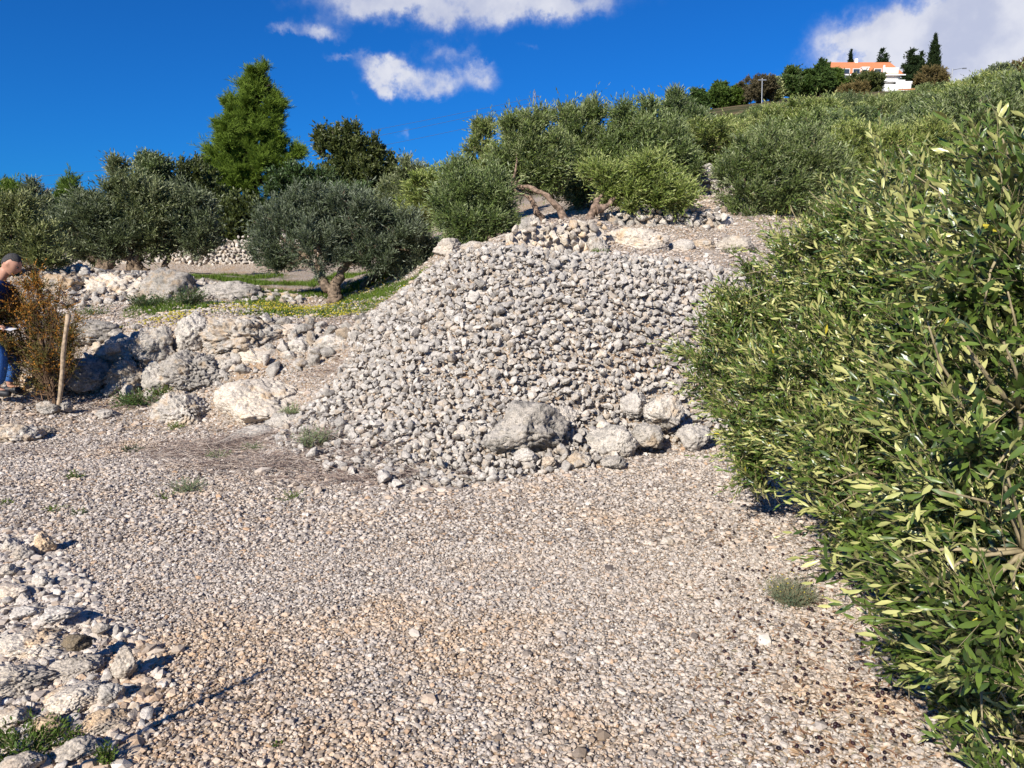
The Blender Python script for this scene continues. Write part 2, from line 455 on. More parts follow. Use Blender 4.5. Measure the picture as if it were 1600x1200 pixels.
c = h.mix(h.m('MULTIPLY', ga, h.ss(h.noise(pos, 9, 4), .25, .55)), c, (.085, .105, .03, 1))
scrub = h.mix(h.ss(h.noise(pos, .35, 5), .35, .65), (.05, .055, .022, 1), (.15, .11, .06, 1))
c = h.mix(fa, c, scrub)
h.set(b.inputs['Base Color'], c); b.inputs['Roughness'].default_value = .95; b.inputs['Specular IOR Level'].default_value = .1
hh = h.m('ADD', h.m('MULTIPLY', v1.outputs['Distance'], -1.0), h.m('MULTIPLY', v2.outputs['Distance'], -1.2))
bump(h, b, hh, .8, .02)
gm = mesh_np('ground', V, Q, m, smooth=True, attrs={'green': green, 'far': far})
tag(link('ground', gm), 'stony ground of a terraced olive grove rising into the hillside', 'ground', kind='structure')

# ------------------------------------------------------------------ gravel
m, h, b, o = mat('gravel stones')
pos = h.n('ShaderNodeNewGeometry').outputs['Position']
rn = h.n('ShaderNodeAttribute', attribute_name='rnd').outputs['Fac']
w1 = h.noise(pos, 1.1, 5, .6)
grey = h.ramp(rn, [(0, (.13, .105, .09)), (.16, (.32, .275, .235)), (.38, (.49, .43, .37)), (.62, (.58, .51, .43)), (.8, (.47, .365, .27)), (.9, (.64, .58, .51)), (1, (.46, .30, .18))])
warm = h.ramp(rn, [(0, (.20, .14, .09)), (.25, (.44, .345, .255)), (.5, (.60, .485, .37)), (.75, (.54, .36, .215)), (.9, (.62, .54, .44)), (1, (.42, .26, .14))])
nearw = h.ss(h.vm('DISTANCE', pos, (-.75, 2.75, 0.0), out='Value'), .2, 1.9, .115, -.02)
c = h.mix(h.ss(h.m('ADD', w1, nearw), .50, .68), grey, warm)
n3 = h.noise(pos, 160, 3)
c = h.mix(h.ss(n3, .35, .75, 0, .45), c, h.mix(.5, c, (.2, .17, .13, 1)))
h.set(b.inputs['Base Color'], c); b.inputs['Roughness'].default_value = .9; b.inputs['Specular IOR Level'].default_value = .2
bump(h, b, h.m('ADD', n3, h.noise(pos, 420, 2)), .35, .004)
M['gravel'] = m

def gravel(n, y0, y1, size, sig, keep, sub=1, xw=.74, x0=1.0, g=rng):
    y = np.sqrt(g.uniform(y0 ** 2, y1 ** 2, n)); x = g.uniform(-1, 1, n) * (xw * y + x0)
    k = keep(x, y); x, y = x[k], y[k]; n = len(x)
    r = np.clip(size * np.exp(g.normal(0, sig, n)), size * .4, size * 3.2)
    return x, y, r
def pebbles(x, y, r, nvar=10, sub=1, seed=50, g=rng, sink=.25):
    Vs, Fs, Rn = [], [], []; base = 0
    z = H(x, y); kind = g.integers(0, nvar, len(x))
    for k in range(nvar):
        s = kind == k; n = int(s.sum())
        if not n: continue
        tv, tf = ico(sub); gg = np.random.default_rng(seed + k)
        tv = tv * (1 + gg.normal(0, .17, (len(tv), 1))); tv = tv * np.array([1, gg.uniform(.6, .9), gg.uniform(.42, .7)])
        # mostly lying flat, turned freely, tilted a little
        az = g.uniform(0, 2 * np.pi, n); ca, sa = np.cos(az), np.sin(az); zz = np.zeros(n); oo = np.ones(n)
        Rz = np.stack([np.stack([ca, -sa, zz], -1), np.stack([sa, ca, zz], -1), np.stack([zz, zz, oo], -1)], -2)
        t = g.normal(0, .38, n); ct, st = np.cos(t), np.sin(t)
        Rx = np.stack([np.stack([oo, zz, zz], -1), np.stack([zz, ct, -st], -1), np.stack([zz, st, ct], -1)], -2)
        Mx = np.einsum('nij,njk->nik', Rz, Rx) * r[s][:, None, None]
        off = np.c_[x[s], y[s], z[s] + r[s] * (.5 - sink) * .7 + g.uniform(-.003, .006, n)]
        v, f = batch(tv, tf, Mx, off)
        Vs.append(v); Fs.append(f + base); base += len(v); Rn.append(np.repeat(g.random(n), len(tv)))
    return np.concatenate(Vs), np.concatenate(Fs), np.concatenate(Rn)
def keep_near(x, y):
    inp = pip(x, y, PILE)
    z = H0(x, y)
    return (~inp) & ((z < .5) | (y > 9.9)) & (y < 15)
parts = []
for args in ((205000, 1.6, 4.6, .0055, .50), (130000, 4.6, 8.2, .0084, .46), (45000, 8.2, 14.5, .017, .42), (3200, 1.8, 9.5, .0145, .36)):
    x, y, r = gravel(*args, keep_near)
    parts.append((x, y, r))
OUT = [tuple(gp(*q)[:2]) for q in ((-60, 835), (60, 828), (130, 900), (170, 960), (245, 1000), (262, 1060), (235, 1130), (215, 1230), (-60, 1230))]
x, y, r = gravel(120000, 2.0, 5.2, .0125, .45, lambda x, y: pip(x, y, OUT)); k_ = rng.random(len(x)) < min(1, 9000 / max(1, len(x))); parts.append((x[k_], y[k_], r[k_]))
# rubble fringe round the foot of the heap
x, y, r = gravel(9000, 4.5, 9, .022, .4, lambda x, y: (~pip(x, y, PILE)) & pip(x, y, [(p[0] * 1.06 - .1, p[1] - .45) for p in PILE]))
parts.append((x, y, r))
x = np.concatenate([p[0] for p in parts]); y = np.concatenate([p[1] for p in parts]); r = np.concatenate([p[2] for p in parts])
v, f, rn_ = pebbles(x, y, r)
tag(link('gravel', mesh_np('gravel', v, f, M['gravel'], attrs={'rnd': rn_})), 'pale grey and ochre limestone gravel covering the clearing', 'gravel', kind='stuff')

# ------------------------------------------------------------------ rubble heap
def darts(poly, rmin, rmax, n, existing=None, pw=2.0, over=.80, g=rng, cell=.3):
    xs = [p[0] for p in poly]; ys = [p[1] for p in poly]
    out = [] if existing is None else list(existing); grid = {}
    for (a, b_, c_) in out: grid.setdefault((int(a // cell), int(b_ // cell)), []).append((a, b_, c_))
    X = g.uniform(min(xs), max(xs), n); Y = g.uniform(min(ys), max(ys), n); ins = pip(X, Y, poly)
    Rr = np.sort(rmin + (rmax - rmin) * g.random(n) ** pw)[::-1]
    new = []
    for a, b_, c_, i in zip(X, Y, Rr, ins):
        if not i: continue
        ca, cb = int(a // cell), int(b_ // cell); ok = True
        for da in (-1, 0, 1):
            for db in (-1, 0, 1):
                for (p, q, s) in grid.get((ca + da, cb + db), ()):
                    if (p - a) ** 2 + (q - b_) ** 2 * 1.3 < ((s + c_) * over) ** 2: ok = False; break
                if not ok: break
            if not ok: break
        if ok:
            new.append((a, b_, c_)); grid.setdefault((ca, cb), []).append((a, b_, c_))
    return new
BOULD = []    # (x, y, r) reserved by big boulders at the foot
FOOT = [ # px, py, Y, width px, height px, label
    (820, 674, 6.72, 132, 88, 'largest boulder at the foot of the rubble heap, pale grey with a small ochre hollow', 'boulder', 21),
    (955, 694, 6.90, 78, 56, 'dark pitted boulder with holes, just right of the largest boulder at the heap foot', 'boulder', 22),
    (1037, 645, 7.30, 62, 56, 'rounded pale boulder at the right foot of the heap beside the big olive', 'boulder', 23),
    (1082, 680, 7.20, 50, 48, 'smooth wedge shaped grey stone at the right end of the heap foot', 'stone', 24),
    (1014, 682, 7.05, 54, 40, 'rough boulder below the rounded pale one at the right foot of the heap', 'boulder', 25),
    (992, 634, 7.42, 44, 40, 'grey block between the rounded boulder and the smaller stones of the heap', 'stone', 26),
    (822, 716, 6.45, 48, 30, 'flat grey stone lying under the largest boulder', 'stone', 27),
    (855, 720, 6.42, 24, 20, 'small white stone in front of the largest boulder', 'wallstone', 28),
    (826, 728, 6.35, 26, 14, 'pale flake of stone on the gravel in front of the largest boulder', 'wallstone', 29),
    (652, 703, 6.75, 46, 34, 'pale block at the left foot of the heap', 'wallstone', 30),
    (730, 680, 6.90, 56, 44, 'rough grey boulder left of the largest boulder', 'boulder', 31),
    (668, 742, 6.35, 56, 32, 'low flat grey boulder at the front tip of the heap', 'boulder', 32),
    (905, 722, 6.52, 44, 30, 'jagged small boulder in front of the dark pitted one', 'boulder', 33),
    (960, 722, 6.50, 40, 18, 'low stone half sunk in gravel before the pitted boulder', 'boulder', 34),
    (880, 652, 7.10, 40, 42, 'tall tan stone wedged right of the largest boulder', 'wallstone', 35),
]
def boulder(px, py, Y, wp, hp, label, mt, seed, sub=5, deep=.85, name='boulder', cat='boulder', group=None, rough=.16, pits=.06, cuts=10, zk=1.0, fscale=1.5, rz=None):
    c = at(px, py, Y); s = Y / F
    v, f = boulder_shape(sub, seed, (wp / 2 * s, wp / 2 * s * deep, hp / 2 * s * zk), rough, pits, cuts, fscale)
    a = (seed * 1.7) % .7 - .35 if rz is None else rz
    R_ = np.array([[math.cos(a), -math.sin(a), 0], [math.sin(a), math.cos(a), 0], [0, 0, 1]])
    v = v @ R_.T
    lo = v[:, 2].min(); v[:, 2] -= lo
    me = mesh_np(name, v, f, M[mt], smooth=True, attrs={'rnd': np.full(len(v), (seed * .377) % 1)})
    o = link(name, me, loc=(c[0], c[1], c[2] + lo))
    return tag(o, label, cat, group)
for t in FOOT:
    boulder(*t)
    c = at(t[0], t[1], t[2]); BOULD.append((c[0], c[1], t[3] / 2 * t[2] / F * .80))
big0 = darts(PILE, .058, .092, 260, existing=BOULD, pw=1.5, over=.9)
big = big0 + darts(PILE, .020, .060, 110000, existing=BOULD + big0, pw=2.5, over=.67)
small = darts(PILE, .012, .026, 60000, existing=BOULD + big, pw=1.2, over=.66)
def heap_M(r, g=rng):
    n = len(r)
    Rr = rand_rot(n, g)
    # pull towards lying on the slope: blend by picking only mild tilt for two thirds
    az = g.uniform(0, 2 * np.pi, n); t = g.normal(.5, .75, n)
    ca, sa, ct, st = np.cos(az), np.sin(az), np.cos(t), np.sin(t); z0, o1 = np.zeros(n), np.ones(n)
    Rz = np.stack([np.stack([ca, -sa, z0], -1), np.stack([sa, ca, z0], -1), np.stack([z0, z0, o1], -1)], -2)
    Rx = np.stack([np.stack([o1, z0, z0], -1), np.stack([z0, ct, -st], -1), np.stack([z0, st, ct], -1)], -2)
    L = np.einsum('nij,njk->nik', Rx, Rz)
    pick = g.random(n) < .4
    L[pick] = Rr[pick]
    return L * r[:, None, None]
B = np.array(big); Sm = np.array(small)
bz = H(B[:, 0], B[:, 1]) + B[:, 2] * rng.uniform(-.5, .9, len(B))
sz = H(Sm[:, 0], Sm[:, 1]) + Sm[:, 2] * rng.uniform(.0, 1.0, len(Sm))
P = np.c_[B[:, 0], B[:, 1], bz]; bx, by, bd = pix(P)
vis = (bx < 1130) & (by < 765)
score = B[:, 2] / bd * (vis + .01)
order = np.argsort(-score); ind = order[:284]; rest = order[284:]
protos = []
for k in range(14):
    v, f = stone_shape(3, 100 + k, cuts=17, rough=.20)
    protos.append(mesh_np('stone', v, f, M['stone_unit'], smooth=True, attrs={'rnd': np.full(len(v), k / 14)}))
Mx = heap_M(B[ind, 2] * 1.10)
HL = 'one of the larger pale grey limestone stones in the big rubble heap'
for k, i in enumerate(ind):
    o = bpy.data.objects.new('stone', protos[k % 14]); COL.objects.link(o)
    m4 = Matrix(Mx[k].tolist()).to_4x4(); m4.translation = Vector(P[i]); o.matrix_world = m4
    tag(o, HL, 'stone', 'larger stones of the rubble heap')
def stones_mesh(Pc, r, Mx, sub, nvar, seed, **kw):
    Vs, Fs, Rn = [], [], []; base = 0; kind = rng.integers(0, nvar, len(r))
    for k in range(nvar):
        s = kind == k
        if not s.any(): continue
        tv, tf = stone_shape(sub, seed + k, **kw)
        v, f = batch(tv, tf, Mx[s], Pc[s]); Vs.append(v); Fs.append(f + base); base += len(v)
        Rn.append(np.repeat(rng.random(int(s.sum())), len(tv)))
    return np.concatenate(Vs), np.concatenate(Fs), np.concatenate(Rn)
Pa = np.concatenate([P[rest], np.c_[Sm[:, 0], Sm[:, 1], sz]]); ra = np.concatenate([B[rest, 2] * 1.12, Sm[:, 2] * 1.1])
v, f, rn_ = stones_mesh(Pa, ra, heap_M(ra), 2, 16, 200, cuts=14, rough=.15)
# a second, deeper fill so that gaps show stone below
fillp = darts(PILE, .024, .05, 14000, pw=1.0, over=.60)
Fp = np.array(fillp); fz = H(Fp[:, 0], Fp[:, 1]) - Fp[:, 2] * .5 - .035
v2_, f2_, r2_ = stones_mesh(np.c_[Fp[:, 0], Fp[:, 1], fz], Fp[:, 2], heap_M(Fp[:, 2]), 2, 8, 260, cuts=8, rough=.08)
v = np.concatenate([v, v2_]); f = np.concatenate([f, f2_ + len(rn_)]); rn_ = np.concatenate([rn_, r2_])
tag(link('rubble', mesh_np('rubble', v, f, M['stone'], smooth=False, attrs={'rnd': rn_})), 'smaller limestone rubble packed between the larger stones of the heap', 'rubble', kind='stuff')
print('pile', len(big), len(small), len(fillp))

# ------------------------------------------------------------------ boulders and outcrops
ROCKS = [ # px, py(centre), Y, w, h, label, mat, seed, extra
    (374, 528, 10.2, 128, 70, 'big rugged grey boulder crowning the edge of the grassy terrace', 'boulder', 1, dict(rough=.24, pits=.12, sub=6)),
    (303, 522, 10.35, 48, 58, 'narrow rough boulder at the left shoulder of the big crowning boulder', 'boulder', 2, dict(rough=.22)),
    (301, 583, 9.55, 86, 72, 'pale pitted round boulder in the middle of the broken terrace wall', 'boulder', 3, dict(rough=.18, pits=.13, sub=6)),
    (352, 580, 9.75, 64, 66, 'knobbly grey boulder between the pale round one and the long block', 'boulder', 4, dict(rough=.22)),
    (408, 571, 9.85, 96, 60, 'long pale block right under the crowning boulder', 'outcrop', 5, dict(rough=.14)),
    (500, 577, 9.55, 92, 46, 'low pitted boulder with orange soil at its foot, near the heap', 'boulder', 6, dict(rough=.2, pits=.12)),
    (466, 548, 9.9, 64, 40, 'grey boulder with a dark gap beneath, right part of the broken wall', 'boulder', 7, dict(rough=.2)),
    (523, 545, 9.75, 70, 42, 'grey block leaning on the heap at the right end of the broken wall', 'boulder', 8, dict()),
    (450, 520, 10.2, 50, 26, 'small flat stone on top of the broken wall near the heap', 'wallstone', 9, dict()),
    (560, 540, 9.6, 40, 34, 'wedge shaped grey stone where the broken wall meets the heap', 'stone', 10, dict()),
    (192, 548, 10.45, 72, 50, 'brown grey boulder at the left of the broken wall', 'boulder', 11, dict(rough=.2)),
    (243, 545, 10.3, 66, 62, 'tall pale boulder with holes left of the crowning boulder', 'boulder', 12, dict(rough=.22, pits=.1)),
    (204, 590, 9.95, 66, 50, 'dark grey shaded boulder low in the broken wall', 'boulder', 13, dict(rough=.2)),
    (248, 592, 9.85, 50, 54, 'upright mossy boulder beside the pale pitted round boulder', 'boulder', 14, dict(rough=.2)),
    (176, 542, 10.2, 30, 22, 'small squared stone perched in front of the brown grey boulder', 'wallstone', 15, dict()),
    (152, 521, 11.0, 92, 46, 'smooth bluish grey slab behind the shrub', 'boulder', 16, dict(rough=.12)),
    (135, 590, 10.0, 84, 56, 'dark boulder half hidden by the rust coloured shrub', 'boulder', 17, dict()),
    (286, 648, 8.9, 88, 66, 'isolated pitted boulder with a hollow, standing on the gravel before the broken wall', 'boulder', 18, dict(rough=.24, pits=.15, sub=6)),
    (243, 655, 8.95, 26, 26, 'small stone leaning at the left of the isolated pitted boulder', 'boulder', 19, dict()),
    (405, 640, 8.75, 170, 92, 'broad smooth tan bedrock slab sloping down between broken wall and heap', 'outcrop', 40, dict(rough=.08, pits=.02, deep=.7, cuts=5, sub=6)),
    (402, 688, 8.0, 92, 44, 'grey angular rock at the left toe of the heap', 'boulder', 41, dict(rough=.14)),
    (447, 672, 8.15, 64, 50, 'dark pitted rock between slab and heap', 'boulder', 42, dict(rough=.24, pits=.14)),
    (470, 700, 7.65, 44, 36, 'pale angular stone at the left tip of the heap', 'wallstone', 43, dict()),
    (350, 700, 7.8, 60, 30, 'low sunken rock among dry brambles', 'boulder', 44, dict()),
    (26, 684, 7.9, 74, 42, 'low jagged pale rock on the gravel at the left edge', 'boulder', 45, dict(rough=.24, pits=.1)),
    (66, 676, 8.2, 40, 18, 'flat dark stone beside the low jagged rock', 'boulder', 46, dict()),
    (170, 648, 8.95, 40, 18, 'flat pale stone sunk in gravel in front of the shrub', 'wallstone', 47, dict()),
    (74, 637, 9.0, 34, 20, 'rounded stone at the left of the stake foot', 'boulder', 48, dict()),
    (103, 635, 9.1, 26, 18, 'small rounded stone at the right of the stake foot', 'boulder', 49, dict()),
    (62, 606, 9.75, 80, 44, 'pale cracked rock under the rust coloured shrub', 'outcrop', 50, dict()),
    (268, 456, 13.7, 88, 68, 'large smooth grey boulder on the upper ledge below the olive trunks', 'boulder', 51, dict(rough=.12, pits=.03, cuts=6)),
    (176, 464, 14.0, 140, 72, 'long rugged tan outcrop on the upper ledge left of the smooth boulder', 'outcrop', 52, dict(rough=.22, pits=.08, sub=6, deep=.5)),
    (352, 464, 13.7, 118, 44, 'low rounded outcrop right of the smooth boulder, in the grass', 'boulder', 53, dict(rough=.16, deep=.6)),
    (432, 468, 13.9, 90, 22, 'thin pale rock ledge left of the olive trunk', 'outcrop', 54, dict(rough=.16, deep=.6)),
    (96, 450, 13.8, 70, 60, 'rough pale rock behind the top of the shrub', 'outcrop', 55, dict(rough=.22)),
    (122, 430, 15.2, 60, 32, 'broken pale rock at the left end of the back wall', 'wallstone', 56, dict(rough=.22)),
    (310, 489, 12.2, 80, 12, 'thin flat slab lying in the terrace grass', 'wallstone', 57, dict(rough=.1)),
    (235, 507, 11.4, 70, 12, 'pale flat ledge at the grassy terrace edge', 'outcrop', 58, dict(rough=.12)),
    (1066, 388, 10.85, 46, 28, 'smooth pale boulder on the sandy bench below the upper wall', 'wallstone', 59, dict(rough=.08, pits=.02)),
    (990, 384, 10.7, 130, 50, 'cream coloured bedrock shelf beside the upper dry stone wall', 'outcrop', 60, dict(rough=.12, deep=.4, sub=6)),
    (930, 392, 10.25, 40, 40, 'dark knobbly rock at the right end of the upper dry stone wall', 'boulder', 61, dict(rough=.24, pits=.14)),
    (1116, 350, 12.2, 52, 46, 'large pale rock at the right end of the shaded wall', 'wallstone', 62, dict(rough=.14)),
    (1100, 384, 11.0, 44, 20, 'grey flat rock right of the smooth pale boulder', 'boulder', 63, dict()),
    (1150, 385, 11.0, 60, 30, 'tan broken rock on the orange soil bank beside the big olive', 'outcrop', 64, dict()),
    (702, 388, 10.6, 50, 32, 'cream coloured rock beneath the pale green olive bush', 'outcrop', 65, dict(rough=.14)),
    (742, 392, 10.1, 46, 26, 'pale rock between the olive bush and the heap top', 'wallstone', 66, dict()),
    (722, 404, 9.9, 40, 22, 'small cream boulder left of the heap top', 'outcrop', 67, dict()),
    (832, 372, 10.3, 50, 60, 'shaded dark rock at the left end of the upper wall', 'boulder', 68, dict(rough=.24)),
]
for t in ROCKS: boulder(*t[:8], **t[8])
LEDGE = [[at(110, 560, 10.3), at(160, 610, 9.8), at(250, 612, 9.6), at(340, 615, 9.3), at(470, 600, 9.2), at(560, 560, 9.3), at(575, 520, 10.0), at(470, 510, 10.4), at(300, 512, 10.7), at(170, 520, 10.9)],
         [at(60, 500, 13.0), at(180, 492, 13.1), at(310, 476, 13.3), at(470, 476, 13.2), at(470, 462, 14.1), at(300, 440, 14.8), at(120, 432, 15.0), at(40, 440, 14.6)]]
lp_, lr_ = [], []
for poly, rmx, cnt_ in ((LEDGE[0], .15, 5200), (LEDGE[1], .13, 4200)):
    q_ = np.array(darts([tuple(t_[:2]) for t_ in poly], .022, rmx, cnt_, pw=3.5, over=.75, cell=.4))
    lp_.append(np.c_[q_[:, 0], q_[:, 1], H(q_[:, 0], q_[:, 1]) + q_[:, 2] * .35]); lr_.append(q_[:, 2])
lp_ = np.concatenate(lp_); lr_ = np.concatenate(lr_)
v, f, rn_ = stones_mesh(lp_, lr_ * 1.15, heap_M(lr_), 3, 12, 700, cuts=13, rough=.17)
tag(link('rubble', mesh_np('rubble', v, f, M['boulder'], smooth=True, attrs={'rnd': rn_})), 'broken stones lying among the boulders of the two rocky ledges at left', 'rubble', kind='stuff')
# foreground outcrop, lower left: positions on the ground
def frock(px, py, wp, hp, label, mt, seed, lift=0.0, zk=.8, **kw):
    g0 = gp(px, py, .025 + lift)
    return boulder(px, py, g0[1], wp, hp, label, mt, seed, zk=zk, **kw)
FORE = [
    (66, 850, 40, 40, 'tan upright block, right half of the stone pair near the left edge', 'outcrop', 70, .03, .9, dict(cuts=12)),
    (38, 862, 36, 28, 'white angular block leaning on the tan upright block', 'wallstone', 71, .02, .9, dict(cuts=12)),
    (16, 852, 34, 26, 'grey stone behind the white angular block', 'wallstone', 72, .0, .9, dict()),
    (12, 893, 40, 26, 'pale yellow stone with a dark shadow at the left edge', 'outcrop', 73, .0, .8, dict()),
    (18, 925, 56, 48, 'flat grey slab at the left edge above the outcrop', 'wallstone', 74, .0, .5, dict(rough=.08)),
    (62, 908, 34, 28, 'squared grey stone near the flat slab', 'wallstone', 75, .0, .8, dict()),
    (34, 958, 46, 28, 'smooth grey oval stone below the flat slab', 'wallstone', 76, .0, .6, dict(rough=.08)),
    (92, 958, 62, 30, 'long white slab topping the outcrop', 'wallstone', 77, .05, .7, dict(cuts=12)),
    (122, 1002, 46, 32, 'brown earthy stone resting on the pale outcrop', 'brownrock', 78, .09, .8, dict(rough=.14)),
    (160, 981, 32, 20, 'smooth white pebble like stone right of the long white slab', 'wallstone', 79, .02, .8, dict(rough=.08)),
    (195, 1038, 50, 56, 'upright pointed grey stone casting a sharp shadow', 'outcrop', 80, .03, .95, dict(rough=.14, cuts=13)),
    (50, 1010, 130, 80, 'weathered bedrock hump at the left edge of the foreground', 'outcrop', 81, -.02, .5, dict(rough=.22, pits=.10, sub=6)),
    (120, 1048, 90, 50, 'cracked pale bedrock under the brown stone', 'outcrop', 82, -.02, .6, dict(rough=.2, sub=6)),
    (30, 1062, 110, 60, 'knobbly grey bedrock with holes above the weeds', 'outcrop', 83, .0, .6, dict(rough=.24, pits=.14, sub=6)),
    (112, 1090, 100, 56, 'broad grey stone face above the bottom weeds', 'outcrop', 84, .0, .6, dict(rough=.12, sub=6)),
    (172, 1086, 50, 50, 'blocky stone stacked below the pointed stone', 'wallstone', 85, .0, .7, dict()),
    (160, 1130, 100, 70, 'flat grey bedrock at the bottom of the outcrop', 'outcrop', 86, -.02, .5, dict(rough=.14, sub=6)),
    (120, 1172, 70, 56, 'rounded orange stained rock near the bottom edge', 'outcrop', 87, .0, .6, dict(rough=.16)),
    (36, 1190, 66, 44, 'white angular rock in the bottom left corner', 'wallstone', 88, .02, .8, dict(cuts=14, rough=.10)),
    (15, 1120, 60, 34, 'tan soil covered rock behind the weeds', 'outcrop', 89, .0, .6, dict()),
    (185, 1180, 70, 50, 'low grey rock right of the bottom weeds', 'boulder', 90, -.03, .5, dict()),
    (1043, 846, 22, 15, 'pale stone alone on the gravel in front of the heap', 'wallstone', 91, -.035, 1.0, dict(sub=4)),
    (75, 1130, 50, 34, 'small tan block between weeds and bedrock', 'outcrop', 92, .0, .7, dict()),
]
for t in FORE: frock(*t[:7], lift=t[7], zk=t[8], **t[9])

cob = darts(OUT, .010, .034, 14000, pw=2.6, over=.62, cell=.12); cob.sort(key=lambda q: -q[2]); cob = cob[:230]
Cb = np.array(cob); Mc = heap_M(Cb[:, 2] * 1.15); cz = H(Cb[:, 0], Cb[:, 1]) + Cb[:, 2] * rng.uniform(.0, .7, len(Cb))
cprot = []
for k in range(8):
    v, f = stone_shape(3, 600 + k, cuts=15, rough=.16); cprot.append(mesh_np('cobble', v, f, M['cobble'], smooth=True, attrs={'rnd': np.full(len(v), k / 8)}))
for k in range(len(Cb)):
    o = bpy.data.objects.new('cobble', cprot[k % 8]); COL.objects.link(o)
    m4 = Matrix(Mc[k].tolist()).to_4x4(); m4.translation = Vector((Cb[k, 0], Cb[k, 1], cz[k])); o.matrix_world = m4
    tag(o, 'loose fist sized limestone cobble among the bedrock of the lower left corner', 'cobble', 'loose cobbles of the foreground outcrop')
# ------------------------------------------------------------------ dry stone walls
def wall(name, path, hts, size, label, mt='wallstone', seed=300, lean=.18, g=rng, cap=True):
    """courses of rough stones along a polyline, backed by an earth core"""
    path = [np.array(p, float) for p in path]
    seg = [np.linalg.norm(b_[:2] - a_[:2]) for a_, b_ in zip(path[:-1], path[1:])]; Ltot = sum(seg)
    Pc, r = [], []
    def pt(s):
        for i, L in enumerate(seg):
            if s <= L or i == len(seg) - 1:
                t = s / L; return path[i] * (1 - t) + path[i + 1] * t, hts[i] * (1 - t) + hts[i + 1] * t, unit((path[i + 1] - path[i])[:2])
            s -= L
    zrow = 0.0; maxh = max(hts)
    while zrow < maxh:
        s = g.uniform(0, size)
        while s < Ltot:
            p, hh, dr = pt(s); rr = size * .5 * g.uniform(.7, 1.5)
            if zrow < hh:
                nrm = np.array([-dr[1], dr[0]])
                q = p + np.array([nrm[0], nrm[1], 0]) * (lean * zrow + g.normal(0, size * .12)) + np.array([0, 0, zrow + g.normal(0, size * .13) + size * .3])
                Pc.append(q); r.append(rr)
            s += rr * 1.55
        zrow += size * .62
    Pc = np.array(Pc); r = np.array(r)
    v, f, rn = stones_mesh(Pc, r, heap_M(r), 3 if size > .1 else 2, 10, seed, cuts=10, rough=.1)
    # earth core
    A, Bq = [], []; base = len(v); cv = []; cf = []
    for i, (p, hh) in enumerate(zip(path, hts)):
        dr = unit((path[min(i + 1, len(path) - 1)] - path[max(i - 1, 0)])[:2]); nrm = np.array([-dr[1], dr[0], 0])
        cv += [p + nrm * .03 - [0, 0, .3], p + nrm * (.03 + lean * hh) + [0, 0, hh * .93], p + nrm * .55 + [0, 0, hh * .93]]
    for i in range(len(path) - 1):
        k = base + 3 * i; cf += [[k, k + 3, k + 4], [k, k + 4, k + 1], [k + 1, k + 4, k + 5], [k + 1, k + 5, k + 2]]
    v = np.concatenate([v, np.array(cv)]); f = np.concatenate([f, np.array(cf)]); rn = np.concatenate([rn, np.zeros(len(cv))])
    b0 = path[0]
    me = mesh_np(name, v - b0[None], f, M[mt], smooth=True, attrs={'rnd': rn})
    return tag(link(name, me, loc=b0), label, 'wall')
wall('dry_stone_wall', [at(60, 430, 22.9), at(130, 430, 22.9), at(260, 430, 23.0), at(395, 430, 23.1), at(520, 426, 23.2), at(640, 420, 23.0)],
     [.55, .72, .85, 1.1, 1.15, 1.1], .17, 'long pale dry stone wall behind the left olive trees', 'wallstone', 300)
wall('dry_stone_wall', [at(795, 408, 9.85), at(850, 405, 10.0), at(900, 404, 10.1), at(950, 402, 10.25)], [.36, .46, .48, .42], .135,
     'short sunlit dry stone wall above the heap, under the two leaning trunks', 'outcrop', 320, lean=.3)
wall('dry_stone_wall', [at(940, 378, 11.6), at(1010, 380, 11.7), at(1080, 380, 11.8), at(1135, 382, 11.9)], [.40, .50, .52, .5], .15,
     'shaded dry stone wall below the hillside olives, right of the leaning trunks', 'boulder', 340)
wall('dry_stone_wall', [at(1000, 318, 13.6), at(1070, 308, 13.9), at(1140, 312, 14.0), at(1230, 312, 14.2)], [.4, .6, .6, .5], .2,
     'highest dry stone wall, glimpsed in deep shade between the hillside olives', 'boulder', 360)
# ------------------------------------------------------------------ foliage helpers
def tube(path, radii, ns=8, rnd=0.0):
    path = np.asarray(path, float); n = len(path); radii = np.broadcast_to(np.asarray(radii, float), (n,))
    T = unit(np.gradient(path, axis=0)); ref = np.array([0, 0, 1.0]) if abs(T[0, 2]) < .9 else np.array([1.0, 0, 0])
    A = unit(np.cross(T, ref)); Bq = np.cross(T, A)
    ph = np.arange(ns) / ns * 2 * np.pi
    V = path[:, None] + radii[:, None, None] * (A[:, None] * np.cos(ph)[None, :, None] + Bq[:, None] * np.sin(ph)[None, :, None])
    V = V.reshape(-1, 3); F_ = []
    for i in range(n - 1):
        for j in range(ns):
            a, b_ = i * ns + j, i * ns + (j + 1) % ns
            F_ += [[a, b_, b_ + ns], [a, b_ + ns, a + ns]]
    c0 = len(V); V = np.concatenate([V, path[:1], path[-1:]])
    for j in range(ns):
        F_ += [[c0, (j + 1) % ns, j], [c0 + 1, (n - 1) * ns + j, (n - 1) * ns + (j + 1) % ns]]
    return V, np.array(F_)
def spline(pts, n=12):
    pts = [np.asarray(p, float) for p in pts]
    if len(pts) == 2: return np.array([pts[0] * (1 - t) + pts[1] * t for t in np.linspace(0, 1, n)])
    P_ = [2 * pts[0] - pts[1]] + pts + [2 * pts[-1] - pts[-2]]; out = []
    for k in range(len(pts) - 1):
        p0, p1, p2, p3 = P_[k:k + 4]; m_ = max(3, n // (len(pts) - 1))
        for t in np.linspace(0, 1, m_, endpoint=(k == len(pts) - 2)):
            out.append(.5 * ((2 * p1) + (p2 - p0) * t + (2 * p0 - 5 * p1 + 4 * p2 - p3) * t * t + (3 * p1 - p0 - 3 * p2 + p3) * t ** 3))
    return np.array(out)
